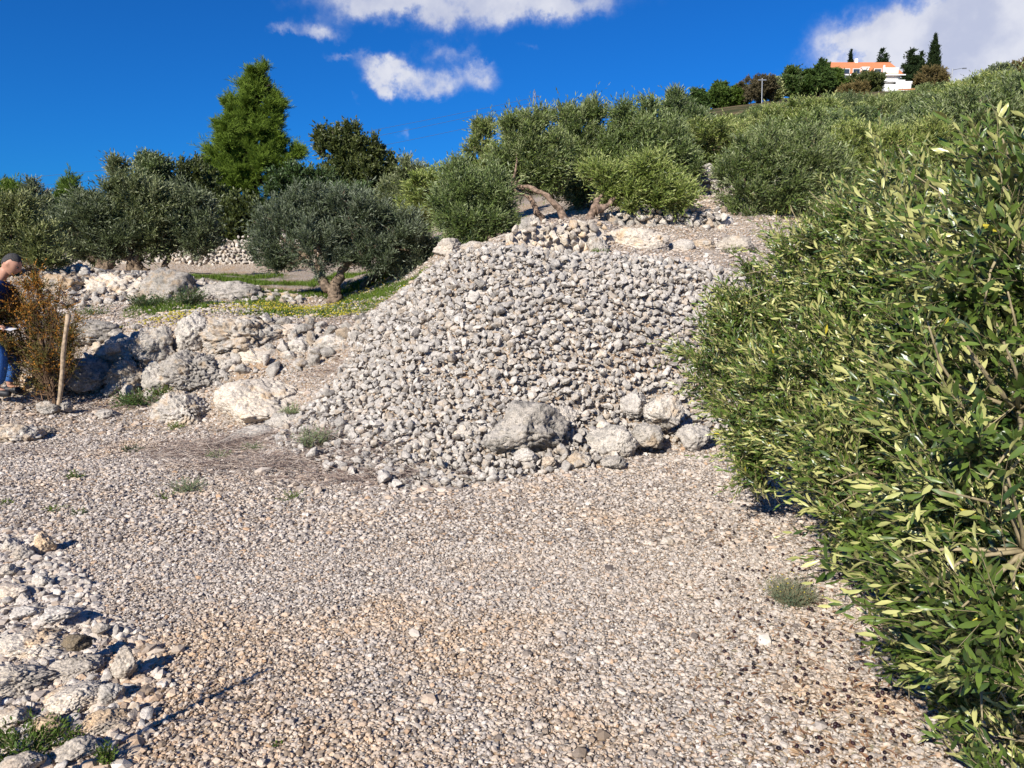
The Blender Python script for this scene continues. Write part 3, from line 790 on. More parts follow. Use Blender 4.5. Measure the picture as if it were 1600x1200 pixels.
def merge(lst):
    Vs, Fs = [], []; b_ = 0
    for v, f in lst: Vs.append(v); Fs.append(f + b_); b_ += len(v)
    return np.concatenate(Vs), np.concatenate(Fs)
# leaf templates: length along +Y, width X, upper face +Z
LEAF2 = (np.array([[0, 0, 0], [.5, .42, .05], [0, 1, 0], [-.5, .42, .05]]), np.array([[0, 1, 2], [0, 2, 3]]))
_t = []
for t_, w_ in ((.28, .40), (.58, .5), (.82, .30)):
    _t += [[-w_, t_, .07 * w_ * 2 - .18 * t_ * t_], [0, t_, -.08 * t_ * t_], [w_, t_, .07 * w_ * 2 - .18 * t_ * t_]]
LEAFV = np.array([[0, 0, 0]] + _t + [[0, 1, -.08]])
LEAFN = (LEAFV, np.array([[0, 2, 1], [0, 3, 2], [1, 2, 5], [1, 5, 4], [2, 3, 6], [2, 6, 5], [4, 5, 8], [4, 8, 7], [5, 6, 9], [5, 9, 8], [7, 8, 10], [8, 9, 10]]))
def sprigs(base, dirs, L, nl, ll, lw, tmpl, ang=(.55, .95), g=rng, droop=.15, curv=None, decus=True, stems=0.0, t0=.12, nj=.45):
    """leafy shoots. returns leaf V,F,rnd and (optional) stem V,F"""
    n = len(base); dirs = unit(dirs)
    rf = unit(g.normal(size=(n, 3))); A = unit(np.cross(dirs, rf)); Bq = np.cross(dirs, A)
    bend = (A * g.normal(0, .22, (n, 1)) + Bq * g.normal(0, .22, (n, 1)) + np.array([0, 0, -droop])) if curv is None else curv
    t = np.linspace(t0, 1, nl)
    P_ = base[:, None] + (dirs[:, None] * t[None, :, None] + bend[:, None] * (t ** 2)[None, :, None]) * L[:, None, None]
    Tn = unit(dirs[:, None] + 2 * bend[:, None] * t[None, :, None])
    j = np.arange(nl)
    phi = (j // 2 * (np.pi / 2) + (j % 2) * np.pi)[None] if decus else (j * 2.4)[None]
    phi = phi + g.uniform(0, 6.28, (n, 1)) + g.normal(0, .3, (n, nl))
    a = g.uniform(ang[0], ang[1], (n, nl)); a[:, -1] *= .2; a[:, -2] *= .6
    rad = A[:, None] * np.cos(phi)[..., None] + Bq[:, None] * np.sin(phi)[..., None]
    ld = unit(Tn * np.cos(a)[..., None] + rad * np.sin(a)[..., None] + g.normal(0, .10, (n, nl, 3)))
    nr = unit(Tn * np.sin(a)[..., None] - rad * np.cos(a)[..., None] + g.normal(0, nj, (n, nl, 3)))
    nr = unit(nr - ld * np.sum(nr * ld, -1, keepdims=True))
    sd_ = np.cross(ld, nr)
    sc = g.uniform(.65, 1.15, (n, nl)) * (1 - .45 * np.clip(t - .75, 0, 1)[None] * 2) * (L / L.mean())[:, None] ** .3
    M_ = np.stack([sd_ * (lw * sc)[..., None], ld * (ll * sc)[..., None], nr * (ll * sc)[..., None]], -1).reshape(-1, 3, 3)
    V_, F_ = batch(tmpl[0], tmpl[1], M_, P_.reshape(-1, 3))
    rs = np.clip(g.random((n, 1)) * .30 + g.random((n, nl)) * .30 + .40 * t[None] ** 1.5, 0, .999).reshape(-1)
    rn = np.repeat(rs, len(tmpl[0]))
    if not stems: return V_, F_, rn, None
    ts = np.linspace(0, 1, 5)
    Ps = base[:, None] + (dirs[:, None] * ts[None, :, None] + bend[:, None] * (ts ** 2)[None, :, None]) * L[:, None, None]
    rr = stems * (1 - .7 * ts)
    ph = np.array([0, 2.094, 4.189])
    Vt = Ps[:, :, None] + rr[None, :, None, None] * (A[:, None, None] * np.cos(ph)[None, None, :, None] + Bq[:, None, None] * np.sin(ph)[None, None, :, None])
    Vt = Vt.reshape(-1, 3); fs = []
    for i in range(4):
        for q in range(3):
            a_, b_ = i * 3 + q, i * 3 + (q + 1) % 3
            fs += [[a_, b_, b_ + 3], [a_, b_ + 3, a_ + 3]]
    Ft = (np.array(fs)[None] + (np.arange(n) * 15)[:, None, None]).reshape(-1, 3)
    return V_, F_, rn, (Vt, Ft)
def shell(lobes, n, inner=.55, g=rng, low=.45, cull=.62, per=24, sig=.15, body=.10, rough=1.5, rad=(.66, 1.14), plume=.60):
    """sprig origins gathered in clumps over overlapping ellipsoids; returns pos, outward normal"""
    C_ = np.array([l[0] for l in lobes]); Rr = np.array([np.broadcast_to(l[1], 3) for l in lobes], float)
    wts = (Rr.prod(1) ** (2 / 3)); wts /= wts.sum()
    def draw(need, lo, hi, cu):
        Po, No, Ro = [], [], []
        while need > 0:
            k = g.choice(len(lobes), need * 3 + 8, p=wts); dd = unit(g.normal(size=(len(k), 3)))
            keep = (dd[:, 2] > -.35) | (g.random(len(k)) < low)
            u = g.uniform(lo, hi, len(k)) * (1 + rough * (.14 * perlin(dd * 2.3 + k[:, None] * 5.1)))
            p = C_[k] + dd * Rr[k] * u[:, None]
            for c_, r_ in zip(C_, Rr): keep &= (np.linalg.norm((p - c_) / r_, axis=1) > cu) | (g.random(len(p)) < .05)
            p, dd, r = p[keep][:need], dd[keep][:need], Rr[k][keep][:need]
            Po.append(p); No.append(dd); Ro.append(r); need -= len(p)
        return np.concatenate(Po), np.concatenate(No), np.concatenate(Ro)
    K = max(10, n // per)
    cp_, cn_, cr_ = draw(K, rad[0], rad[1], cull)
    nb_ = int(n * body); ns_ = n - nb_
    wk = g.uniform(.3, 1.7, K); wk /= wk.sum(); idx = g.choice(K, ns_, p=wk)
    ax = unit(cn_ * .75 + np.array([0, 0, .65]) + g.normal(0, .25, (K, 3)))
    s_ = g.random(ns_) ** .8
    Rm = cr_.mean(1)[idx][:, None]
    off = unit(g.normal(size=(ns_, 3))) * (sig * Rm * (1.25 - .9 * s_)[:, None]) * np.sqrt(g.random((ns_, 1)))
    P1 = cp_[idx] - ax[idx] * ((1 - s_)[:, None] * plume * Rm) + off
    N1 = unit(ax[idx] + .9 * off / (sig * Rm))
    P2, N2, _r = draw(nb_, inner * .9, .85, cull * .8)
    return np.concatenate([P1, P2]), np.concatenate([N1, unit(N2 + [0, 0, .4])])

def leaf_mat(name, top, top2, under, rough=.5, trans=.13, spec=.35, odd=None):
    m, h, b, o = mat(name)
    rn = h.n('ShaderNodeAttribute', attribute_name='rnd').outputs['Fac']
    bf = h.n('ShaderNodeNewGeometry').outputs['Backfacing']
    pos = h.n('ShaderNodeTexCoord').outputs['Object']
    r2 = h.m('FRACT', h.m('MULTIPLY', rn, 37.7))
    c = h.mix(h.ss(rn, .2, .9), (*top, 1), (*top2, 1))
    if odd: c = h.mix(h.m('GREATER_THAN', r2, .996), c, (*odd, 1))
    u = h.mix(h.m('MULTIPLY', r2, .35), (*under, 1), (*top2, 1))
    c = h.mix(bf, c, u)
    orr = h.n('ShaderNodeObjectInfo').outputs['Random']
    c = h.mix(1.0, c, h.n('ShaderNodeCombineColor', {0: h.m('ADD', .70, h.m('MULTIPLY', orr, .52)), 1: h.m('ADD', .74, h.m('MULTIPLY', orr, .42)), 2: .92}).outputs[0], 'MULTIPLY')
    h.set(b.inputs['Base Color'], c)
    b.inputs['Roughness'].default_value = rough; b.inputs['Specular IOR Level'].default_value = spec
    tr = h.n('ShaderNodeBsdfTranslucent', {'Color': h.mix(.5, c, (.20, .26, .04, 1))})
    mx = h.n('ShaderNodeMixShader', {0: trans, 1: b.outputs[0], 2: tr.outputs[0]})
    h.set(o.inputs[0], mx.outputs[0])
    return m
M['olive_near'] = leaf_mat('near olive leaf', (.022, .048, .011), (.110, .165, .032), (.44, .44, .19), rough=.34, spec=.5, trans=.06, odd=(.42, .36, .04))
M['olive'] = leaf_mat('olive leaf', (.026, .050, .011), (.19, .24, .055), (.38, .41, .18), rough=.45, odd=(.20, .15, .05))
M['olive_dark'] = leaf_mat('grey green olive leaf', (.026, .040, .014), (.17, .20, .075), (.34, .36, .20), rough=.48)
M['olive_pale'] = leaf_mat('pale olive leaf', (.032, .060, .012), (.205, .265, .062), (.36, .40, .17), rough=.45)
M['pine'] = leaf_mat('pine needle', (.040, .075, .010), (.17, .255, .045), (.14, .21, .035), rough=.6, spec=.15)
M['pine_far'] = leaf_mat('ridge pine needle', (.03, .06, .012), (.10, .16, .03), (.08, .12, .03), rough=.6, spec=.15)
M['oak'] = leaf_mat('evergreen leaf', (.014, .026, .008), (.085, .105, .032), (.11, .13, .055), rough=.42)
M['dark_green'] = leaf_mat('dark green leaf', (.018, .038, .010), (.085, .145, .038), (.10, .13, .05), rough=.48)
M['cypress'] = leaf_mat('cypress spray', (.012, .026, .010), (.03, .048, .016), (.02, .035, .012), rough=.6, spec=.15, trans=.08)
M['brown_leaf'] = leaf_mat('dry brown foliage', (.085, .068, .032), (.18, .14, .065), (.15, .12, .06), rough=.7, spec=.1)
M['rust_leaf'] = leaf_mat('rust coloured foliage', (.24, .09, .015), (.50, .24, .045), (.40, .20, .05), rough=.65, spec=.1)
M['olivebrown_leaf'] = leaf_mat('olive brown foliage', (.09, .08, .018), (.22, .18, .045), (.18, .15, .04), rough=.65, spec=.1)
M['grass_leaf'] = leaf_mat('grass blade', (.06, .115, .012), (.13, .20, .025), (.11, .17, .025), rough=.55, spec=.2, trans=.25)
M['sage_leaf'] = leaf_mat('sage green leaf', (.12, .165, .085), (.20, .25, .13), (.19, .24, .14), rough=.7, spec=.1)
M['flower'] = simple('yellow petals', (.50, .41, .04), .6, 30, .25, 0)
M['bark'] = simple('olive bark', (.17, .125, .085), .9, 18, .5, .8, .1)
M['bark_red'] = simple('red brown olive bark', (.20, .14, .10), .95, 22, .6, 1.0, .1)  # the bark's own red brown, mottled by noise
M['bark_dark'] = simple('dark bark', (.07, .055, .04), .9, 16, .4, .7, .1)
M['twig'] = simple('pale olive twig', (.27, .22, .125), .7, 30, .25, .2, .25)

def tree(name, base, lobes, label, cat='tree', group=None, leafm='olive', barkm='bark', n=4000, L=.28, nl=14, ll=.055, lw=.013, tmpl=LEAF2,
         up=.7, out=.6, rand=.35, ang=(.5, .9), inner=.5, trunk=None, tr=.09, limbs=True, seed=1, droop=.1, decus=True, low=.45, twigs=0.0, cull=.62, **kw):
    """trunk paths and leafy crown as two parts of one tree; lobes in world coordinates"""
    g = np.random.default_rng(seed); base = np.asarray(base, float)
    t = empty(name, base, label, cat, group)
    Pq, Nq = shell(lobes, n, inner, g, low, cull, **kw)
    dirs = unit(Nq * (out + .35) + np.array([0, 0, up * .55]) + g.normal(0, rand * .7, (n, 3)))
    Lr = L * g.uniform(.55, 1.3, n); Lr[g.random(n) < .05] *= 1.7
    v, f, rn, st = sprigs(Pq - dirs * (Lr * .35)[:, None], dirs, Lr, nl, ll, lw, tmpl, ang, g, droop, decus=decus, stems=twigs)
    cr = link('crown', mesh_np('crown', v - base, f, M[leafm], smooth=len(tmpl[0]) > 4, attrs={'rnd': rn}), t)
    tb = []
    trunk = trunk or [[base - [0, 0, .15], base + [.03, 0, .35 * max(.3, (lobes[0][0][2] - base[2]))], np.mean([l[0] for l in lobes], 0) - [0, 0, .2]]]
    for path in trunk:
        sp = spline(path, 26); s_ = np.linspace(0, 1, len(sp)); rr = tr * (1 - .6 * s_) * (1 + .5 * np.exp(-s_ * 9))
        tv_, tf_ = tube(sp + .5 * tr * fbm(sp * 5 + seed, 2)[:, None], rr, 14); tv_ = tv_ + unit(tv_ - np.concatenate([np.repeat(sp, 14, 0), sp[:1], sp[-1:]]) + 1e-6) * (tr * .35 * fbm(tv_ * np.array([14, 14, 5.]) , 3))[:, None]; tb.append((tv_, tf_))
    if limbs:
        tops = [np.asarray(p[-1], float) for p in trunk]
        for l in lobes:
            src = min(tops, key=lambda q: np.linalg.norm(q - l[0])); c_ = np.asarray(l[0], float)
            if np.linalg.norm(c_ - src) > .05:
                sp = spline([src, (src + c_) / 2 + g.normal(0, .06, 3) - [0, 0, .05], c_], 8); tb.append(tube(sp, np.linspace(tr * .45, tr * .16, len(sp)), 6))
            Rv = np.broadcast_to(l[1], 3)
            for _ in range(5):
                dd = unit(g.normal(size=3) + [0, 0, .5]); e = c_ + dd * Rv * .85
                sp = spline([c_, (c_ + e) / 2 + g.normal(0, .04, 3), e], 6); tb.append(tube(sp, np.linspace(tr * .16, tr * .05, len(sp)), 5))
    tv, tf = merge(tb)
    link('trunk', mesh_np('trunk', tv - base, tf, M[barkm], smooth=True), t)
    if st is not None: link('twigs', mesh_np('twigs', st[0] - base, st[1], M['twig'], smooth=True), t)
    return t
def PL(Y, items, dy=0.0):
    """lobes from (px, py, radius px[, dY, vertical factor])"""
    out = []
    for it in items:
        yy = Y + (it[3] if len(it) > 3 else 0); r_ = it[2] * .92 * yy / F; vz = it[4] if len(it) > 4 else 1.0
        out.append((at(it[0], it[1], yy), np.array([r_, r_, r_ * vz])))
    return out
def gnd(px, Y):
    """point on the ground in the column of pixel px at depth Y"""
    x = at(px, 300 if Y > 13 else 430, Y)[0]
    return np.array([x, Y, H1(x, Y) - .02])

# ---- the big near olive on the right
NEAR = [(1196, 575, 135, 5.4), (1290, 425, 130, 5.4), (1158, 520, 72, 5.6), (1195, 655, 88, 5.0), (1372, 394, 142, 4.9), (1452, 376, 152, 4.1), (1335, 620, 175, 4.3),
        (1540, 378, 172, 3.1), (1620, 385, 185, 2.1), (1385, 745, 150, 3.2), (1480, 620, 200, 3.2), (1480, 860, 150, 2.1), (1590, 640, 210, 1.9),
        (1600, 860, 210, 1.75), (1540, 1030, 120, 2.25), (1620, 1150, 170, 2.2), (1500, 1160, 75, 2.45), (1420, 1000, 55, 2.5),
        (1500, 520, 240, 4.8), (1750, 500, 300, 3.2), (1800, 800, 300, 2.5), (1700, 620, 320, 3.6), (1460, 700, 230, 3.8), (1560, 960, 180, 3.0)]
lb = PL(0, [(a_, b_, c_, y_) for a_, b_, c_, y_ in NEAR])
# densify the far-out-of-view side less: leaves are the same everywhere
nb = np.array([2.55, 3.1, H1(2.55, 3.1) - .05])
n0 = 15000
g = np.random.default_rng(11)
Pq, Nq = shell(lb, n0, .62, g, .8, .70, per=17, sig=.15, body=.07, plume=.9)
keep = Pq[:, 2] > H(Pq[:, 0], Pq[:, 1]) + .10
Pq, Nq = Pq[keep], Nq[keep]; n0 = len(Pq)
side = np.array([-.55, -.25, .45])
dirs = unit(Nq * .9 + side * .75 + g.normal(0, .25, (n0, 3)))
Lr = .27 * g.uniform(.5, 1.4, n0)
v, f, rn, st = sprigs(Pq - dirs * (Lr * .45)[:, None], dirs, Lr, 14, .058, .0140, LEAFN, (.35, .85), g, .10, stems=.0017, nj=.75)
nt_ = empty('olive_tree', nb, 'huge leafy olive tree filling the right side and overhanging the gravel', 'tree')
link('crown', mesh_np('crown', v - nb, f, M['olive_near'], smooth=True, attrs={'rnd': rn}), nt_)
tb = []
hub = nb + np.array([.0, .1, .75])
tb.append(tube(spline([nb - [0, 0, .2], nb + [.06, .02, .3], hub], 10), [.19, .16, .15, .14, .13, .13, .13, .12, .12, .12][:len(spline([nb, nb, hub], 10))] if False else np.linspace(.18, .12, len(spline([nb - [0, 0, .2], nb + [.06, .02, .3], hub], 10))), 12))
for c_, r_ in lb:
    sp = spline([hub, hub * .45 + c_ * .55 + [0, 0, -.12], c_], 12); tb.append(tube(sp, np.linspace(.024, .007, len(sp)), 8))
    for _ in range(8):
        dd = unit(unit(g.normal(size=3)) * .8 + side); e = c_ + dd * r_ * g.uniform(.9, 1.15)
        sp = spline([c_, (c_ + e) / 2 + g.normal(0, .03, 3), e], 9); tb.append(tube(sp, np.linspace(.0065, .0022, len(sp)), 5))
tv, tf = merge(tb)
link('trunk', mesh_np('trunk', tv - nb, tf, M['twig'], smooth=True), nt_)
link('twigs', mesh_np('twigs', st[0] - nb, st[1], M['twig'], smooth=True), nt_)

# ---- olives of the middle distance
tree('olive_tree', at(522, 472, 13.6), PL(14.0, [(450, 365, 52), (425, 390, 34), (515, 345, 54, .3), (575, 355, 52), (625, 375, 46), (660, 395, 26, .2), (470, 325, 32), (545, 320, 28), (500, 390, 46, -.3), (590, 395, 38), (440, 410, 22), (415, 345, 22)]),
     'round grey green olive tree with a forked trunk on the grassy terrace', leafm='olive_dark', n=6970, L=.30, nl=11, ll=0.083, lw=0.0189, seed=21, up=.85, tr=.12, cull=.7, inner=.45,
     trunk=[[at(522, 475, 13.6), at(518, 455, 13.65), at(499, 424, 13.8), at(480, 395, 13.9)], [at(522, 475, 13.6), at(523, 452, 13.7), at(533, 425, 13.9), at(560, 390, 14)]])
tree('olive_tree', at(566, 458, 14.8), PL(14.9, [(640, 385, 32), (600, 385, 36), (665, 405, 22), (560, 380, 36, .3)]),
     'smaller olive tree with a slanting trunk just behind the round olive on the terrace', leafm='olive_dark', n=2210, L=.28, nl=10, ll=0.085, lw=0.0203, seed=22, tr=.09,
     trunk=[[at(566, 460, 14.8), at(572, 442, 14.8), at(598, 424, 14.85), at(615, 400, 14.9)]])
tree('olive_tree', at(158, 431, 17.8), PL(18, [(110, 368, 42), (152, 345, 44), (190, 368, 38), (78, 382, 30), (130, 322, 26), (150, 390, 32)]),
     'dark olive tree with a curved double trunk before the back wall, leftmost of three', leafm='olive_dark', n=4760, L=.34, nl=9, ll=0.106, lw=0.0270, seed=23, tr=.16,
     trunk=[[at(160, 434, 17.8), at(158, 415, 17.8), at(140, 398, 17.9), at(120, 385, 18)], [at(162, 434, 17.8), at(168, 412, 17.8), at(165, 390, 18)]])
tree('olive_tree', at(216, 430, 18.1), PL(18.3, [(215, 345, 46), (200, 300, 36), (238, 318, 38), (186, 268, 15), (180, 345, 40), (245, 375, 34), (205, 385, 28)]),
     'tall dark olive tree with three thin trunks, middle of the trio before the back wall', leafm='olive_dark', n=5270, L=.34, nl=9, ll=0.106, lw=0.0270, seed=24, tr=.13,
     trunk=[[at(212, 432, 18.1), at(206, 410, 18.1), at(205, 385, 18.2)], [at(220, 432, 18.1), at(216, 410, 18.1), at(218, 380, 18.2)], [at(222, 432, 18.1), at(214, 405, 18.2), at(225, 375, 18.3)]])
tree('olive_tree', at(262, 429, 18.4), PL(18.6, [(290, 352, 42), (312, 372, 32), (268, 322, 34), (325, 348, 24), (258, 368, 28), (300, 325, 28)]),
     'dark olive tree on one thin straight trunk, rightmost of the trio before the back wall', leafm='olive_dark', n=4590, L=.34, nl=9, ll=0.106, lw=0.0270, seed=25, tr=.09,
     trunk=[[at(262, 431, 18.4), at(261, 410, 18.4), at(266, 385, 18.5)]])
tree('olive_tree', at(10, 455, 14.5), PL(14.6, [(18, 365, 46), (58, 385, 34), (-40, 350, 60), (30, 330, 28), (72, 405, 24), (0, 400, 34)]),
     'bushy olive tree at the left edge behind the man', leafm='olive_dark', n=4250, L=.32, nl=9, ll=0.098, lw=0.0230, seed=26)
tree('pine_tree', gnd(12, 25), PL(25, [(8, 350, 40), (22, 315, 26), (-10, 325, 30), (40, 335, 20), (15, 300, 14)]), 'bright green young pine at the left edge behind the olives', leafm='pine', barkm='bark_dark',
     n=3600, L=.34, nl=20, ll=.16, lw=.020, seed=31, ang=(.3, .9), decus=False, up=.9)
tree('pine_tree', gnd(112, 25), PL(25, [(110, 345, 34), (112, 312, 22), (112, 288, 12, 0, 1.5), (92, 330, 18), (132, 325, 16)]), 'slender yellow green young pine poking above the left olives', leafm='pine', barkm='bark_dark',
     n=3200, L=.32, nl=20, ll=.15, lw=.020, seed=32, ang=(.3, .9), decus=False, up=.9)
tree('olive_tree', gnd(62, 23), PL(23, [(62, 330, 24), (55, 302, 13, 0, 1.4), (72, 300, 9, 0, 1.4), (45, 345, 22)]), 'small silvery olive top between the two young pines', leafm='olive_dark', n=1275, L=.34, nl=8, ll=0.125, lw=0.0324, seed=33)
tree('evergreen_tree', gnd(242, 24), PL(24, [(240, 268, 26), (228, 256, 16), (252, 258, 16), (245, 300, 34)]), 'pale topped evergreen rising behind the middle olive of the trio', leafm='olive', barkm='bark_dark', n=2210, L=.3, nl=8, ll=0.112, lw=0.0459, seed=34)
tree('evergreen_tree', gnd(292, 25), PL(25, [(285, 290, 42), (305, 275, 28), (325, 305, 32), (268, 300, 34), (340, 335, 34), (300, 340, 50), (350, 370, 28)]), 'dark rounded evergreen tree between the olive trio and the tall pine', leafm='oak', barkm='bark_dark', n=4420, L=.3, nl=9, ll=0.125, lw=0.0607, seed=35)
tree('evergreen_tree', gnd(372, 23.5), PL(24, [(370, 350, 42), (345, 370, 36), (395, 370, 36), (385, 330, 30)]), 'very dark shrub like evergreen under the tall pine', leafm='oak', barkm='bark_dark', n=3060, L=.3, nl=9, ll=0.125, lw=0.0607, seed=36)
tree('pine_tree', gnd(392, 28), PL(28, [(398, 116, 15, 0, 1.3), (384, 138, 15), (412, 140, 17), (400, 160, 26), (378, 170, 22), (420, 172, 20), (425, 200, 22), (375, 205, 30), (402, 210, 34), (362, 232, 28), (345, 245, 22), (334, 262, 18), (420, 238, 30), (445, 240, 22), (458, 238, 12),
     (398, 258, 38), (360, 268, 30), (432, 268, 28), (380, 295, 34), (348, 290, 22), (415, 300, 34)]),
     'tall bright green pine, the tallest tree, standing against the sky', leafm='pine', barkm='bark_dark', n=11000, L=.42, nl=24, ll=.17, lw=.019, seed=37, ang=(.3, .95), decus=False, up=.75, cull=.72, tr=.22, per=55, sig=.16, body=.05, plume=.7, rad=(.6, 1.25))
tree('evergreen_tree', gnd(478, 25), PL(25, [(460, 285, 30), (490, 290, 32), (440, 300, 26), (510, 300, 30), (475, 320, 40)]), 'green rounded evergreen between the tall pine and the dark oak', leafm='dark_green', barkm='bark_dark', n=3400, L=.3, nl=9, ll=0.112, lw=0.0540, seed=38)
tree('oak_tree', gnd(552, 26), PL(26, [(530, 222, 26), (512, 232, 20), (502, 212, 10), (552, 212, 20), (540, 250, 34), (572, 238, 28), (592, 255, 26), (605, 272, 20), (560, 270, 44), (540, 300, 50), (590, 300, 36), (520, 275, 26), (612, 290, 18)]),
     'dark holm oak with a domed crown in the middle of the skyline', leafm='oak', barkm='bark_dark', n=6970, L=.3, nl=10, ll=0.112, lw=0.0567, seed=39, tr=.2, cull=.7)
tree('evergreen_tree', gnd(545, 22.5), PL(22.5, [(545, 320, 34), (520, 335, 30), (575, 335, 32), (600, 345, 28), (480, 335, 30)]), 'low green shrub like tree just behind the round olive crown', leafm='dark_green', barkm='bark_dark', n=2720, L=.3, nl=9, ll=0.112, lw=0.0473, seed=40)
tree('olive_tree', gnd(640, 19.5), PL(19.8, [(640, 300, 32), (618, 322, 30), (656, 272, 14), (632, 268, 14), (662, 318, 24), (612, 300, 18), (645, 345, 34), (610, 355, 28)]),
     'grey green olive tree on the skyline right of the dark oak', leafm='olive_dark', n=4080, L=.34, nl=9, ll=0.106, lw=0.0270, seed=41, tr=.12)
tree('olive_bush', at(765, 392, 11.1), PL(11.3, [(732, 345, 40), (772, 345, 34), (702, 318, 24), (722, 292, 32), (762, 300, 34), (706, 268, 16), (780, 320, 22), (745, 372, 22), (700, 345, 18)]),
     'pale green bushy olive sapling overhanging the left of the heap top', 'bush', leafm='olive_pale', n=5270, L=.26, nl=10, ll=0.069, lw=0.0182, seed=42, up=.95, tr=.05, cull=.7)
tree('olive_tree', gnd(757, 15), PL(15, [(755, 212, 16, 0, 1.5), (750, 240, 20), (765, 262, 24), (740, 275, 24)]), 'narrow olive top standing clear against the sky above the pale bush', leafm='olive', n=1615, L=.26, nl=9, ll=0.081, lw=0.0216, seed=43, tr=.07)
tree('olive_tree', at(884, 350, 11.6), PL(12.3, [(822, 222, 32), (836, 255, 36), (803, 200, 18), (838, 192, 18), (868, 240, 30), (790, 248, 22), (808, 280, 20), (862, 275, 26), (835, 285, 22)]),
     'olive tree whose bare reddish trunk arches left above the heap', leafm='olive', barkm='bark_red', n=5100, L=.27, nl=10, ll=0.073, lw=0.0189, seed=44, up=.9, tr=.052, cull=.7,
     trunk=[[at(886, 352, 11.6), at(870, 322, 11.6), at(850, 304, 11.6), at(818, 292, 11.75), at(800, 288, 12.0)], [at(846, 350, 11.9), at(838, 326, 11.85), at(820, 303, 11.9), at(798, 294, 12.1)]])
tree('olive_tree', at(918, 350, 11.5), PL(11.8, [(948, 282, 28), (985, 298, 32), (1030, 298, 32), (1060, 310, 24), (930, 272, 20), (1010, 270, 30), (965, 305, 18)]),
     'low spreading olive with a short reddish trunk, right of the arching trunk', leafm='olive_pale', barkm='bark_red', n=4590, L=.26, nl=10, ll=0.070, lw=0.0182, seed=45, up=.85, tr=.062, cull=.7,
     trunk=[[at(916, 352, 11.5), at(924, 332, 11.5), at(932, 315, 11.55), at(945, 300, 11.7)], [at(930, 328, 11.5), at(948, 322, 11.55), at(962, 305, 11.7)]])
tree('olive_tree', gnd(905, 13.8), PL(13.8, [(905, 200, 32), (888, 235, 36), (925, 245, 36), (880, 182, 15), (930, 178, 18), (905, 285, 40), (950, 215, 20)]), 'tall olive behind the two leaning trunks, its top cut against the sky', leafm='olive', n=4760, L=.28, nl=10, ll=0.080, lw=0.0209, seed=46, tr=.1, cull=.7)
tree('olive_tree', gnd(1010, 13.6), PL(13.6, [(988, 210, 36), (1002, 245, 46), (1042, 228, 38), (974, 180, 18), (1062, 262, 34), (1012, 175, 14), (960, 235, 26)]), 'broad sunlit olive crown right above the low spreading olive', leafm='olive_pale', n=5610, L=.28, nl=10, ll=0.077, lw=0.0200, seed=47, tr=.1, cull=.7)
tree('olive_tree', gnd(1058, 16), PL(16, [(1054, 172, 18, 0, 1.3), (1048, 205, 32), (1082, 198, 26), (1075, 235, 34)]), 'silvery topped olive rising behind the broad sunlit crown', leafm='olive', n=3230, L=.3, nl=9, ll=0.094, lw=0.0243, seed=48, tr=.1)
tree('olive_tree', gnd(1200, 12.9), PL(12.7, [(1172, 300, 46), (1222, 282, 50), (1162, 342, 28), (1184, 245, 42), (1142, 272, 24), (1262, 245, 44), (1235, 330, 44), (1290, 290, 44)]),
     'large green olive hanging down beside the shaded wall, behind the huge near olive', leafm='olive', n=6970, L=.28, nl=10, ll=0.075, lw=0.0196, seed=49, tr=.12, cull=.7)
tree('olive_tree', gnd(1340, 14.2), PL(14.0, [(1330, 240, 46), (1380, 250, 50), (1420, 270, 46), (1360, 290, 50), (1440, 230, 40)]), 'green olive right behind the top of the huge near olive', leafm='olive', n=5100, L=.28, nl=10, ll=0.080, lw=0.0209, seed=50, tr=.12, cull=.7)

# ---- grove on the right hillside: prototypes, then copies
protos_t = []
GL = 'silvery green olive tree in the dense grove climbing the right hillside'
GG = 'olive trees of the hillside grove'
for k, lm in enumerate(('olive', 'olive_pale', 'olive', 'olive_pale')):
    g = np.random.default_rng(60 + k); lbs = []
    for q in range(8):
        a_ = q / 8 * 6.28 + g.uniform(0, .6); rr_ = g.uniform(.45, .95)
        lbs.append((np.array([math.cos(a_) * rr_, math.sin(a_) * rr_, g.uniform(1.1, 1.9)]), g.uniform(.5, .75) * np.array([1, 1, .9])))
    lbs.append((np.array([0, 0, 2.1]), np.array([.75, .75, .6]))); lbs.append((np.array([.3, -.2, 1.5]), np.array([.9, .9, .8])))
    protos_t.append(tree('olive_tree', (0, 0, 0), lbs, GL, 'tree', GG, leafm=lm, n=4200, L=.36, nl=11, ll=.115, lw=.032, seed=60 + k, tr=.13, cull=.7, up=.85))
spots = []
g = np.random.default_rng(77)
Y = 16.2; row = 0
while Y < 64:
    px = 1085 + (row % 2) * 30 - max(0, (Y - 30)) * 2
    while px < 1900:
        x = at(px, 430, Y)[0] + g.normal(0, .25); yy = Y + g.normal(0, .35)
        spots.append((x, yy)); px += 3.05 / Y * F * g.uniform(.85, 1.2)
    Y += 2.5 + Y * .03; row += 1
for px, Y in ((700, 17.5), (860, 18.5), (960, 18), (1020, 22), (930, 24), (1060, 28), (1010, 33), (1100, 44), (1180, 48), (1270, 48), (1360, 50), (1450, 50), (1540, 50), (1095, 60), (1145, 64), (1195, 68), (1080, 74), (1125, 78), (1245, 72), (1170, 80), (1290, 66)):
    spots.append((at(px, 430, Y)[0], Y))
spots = [s for s in spots]
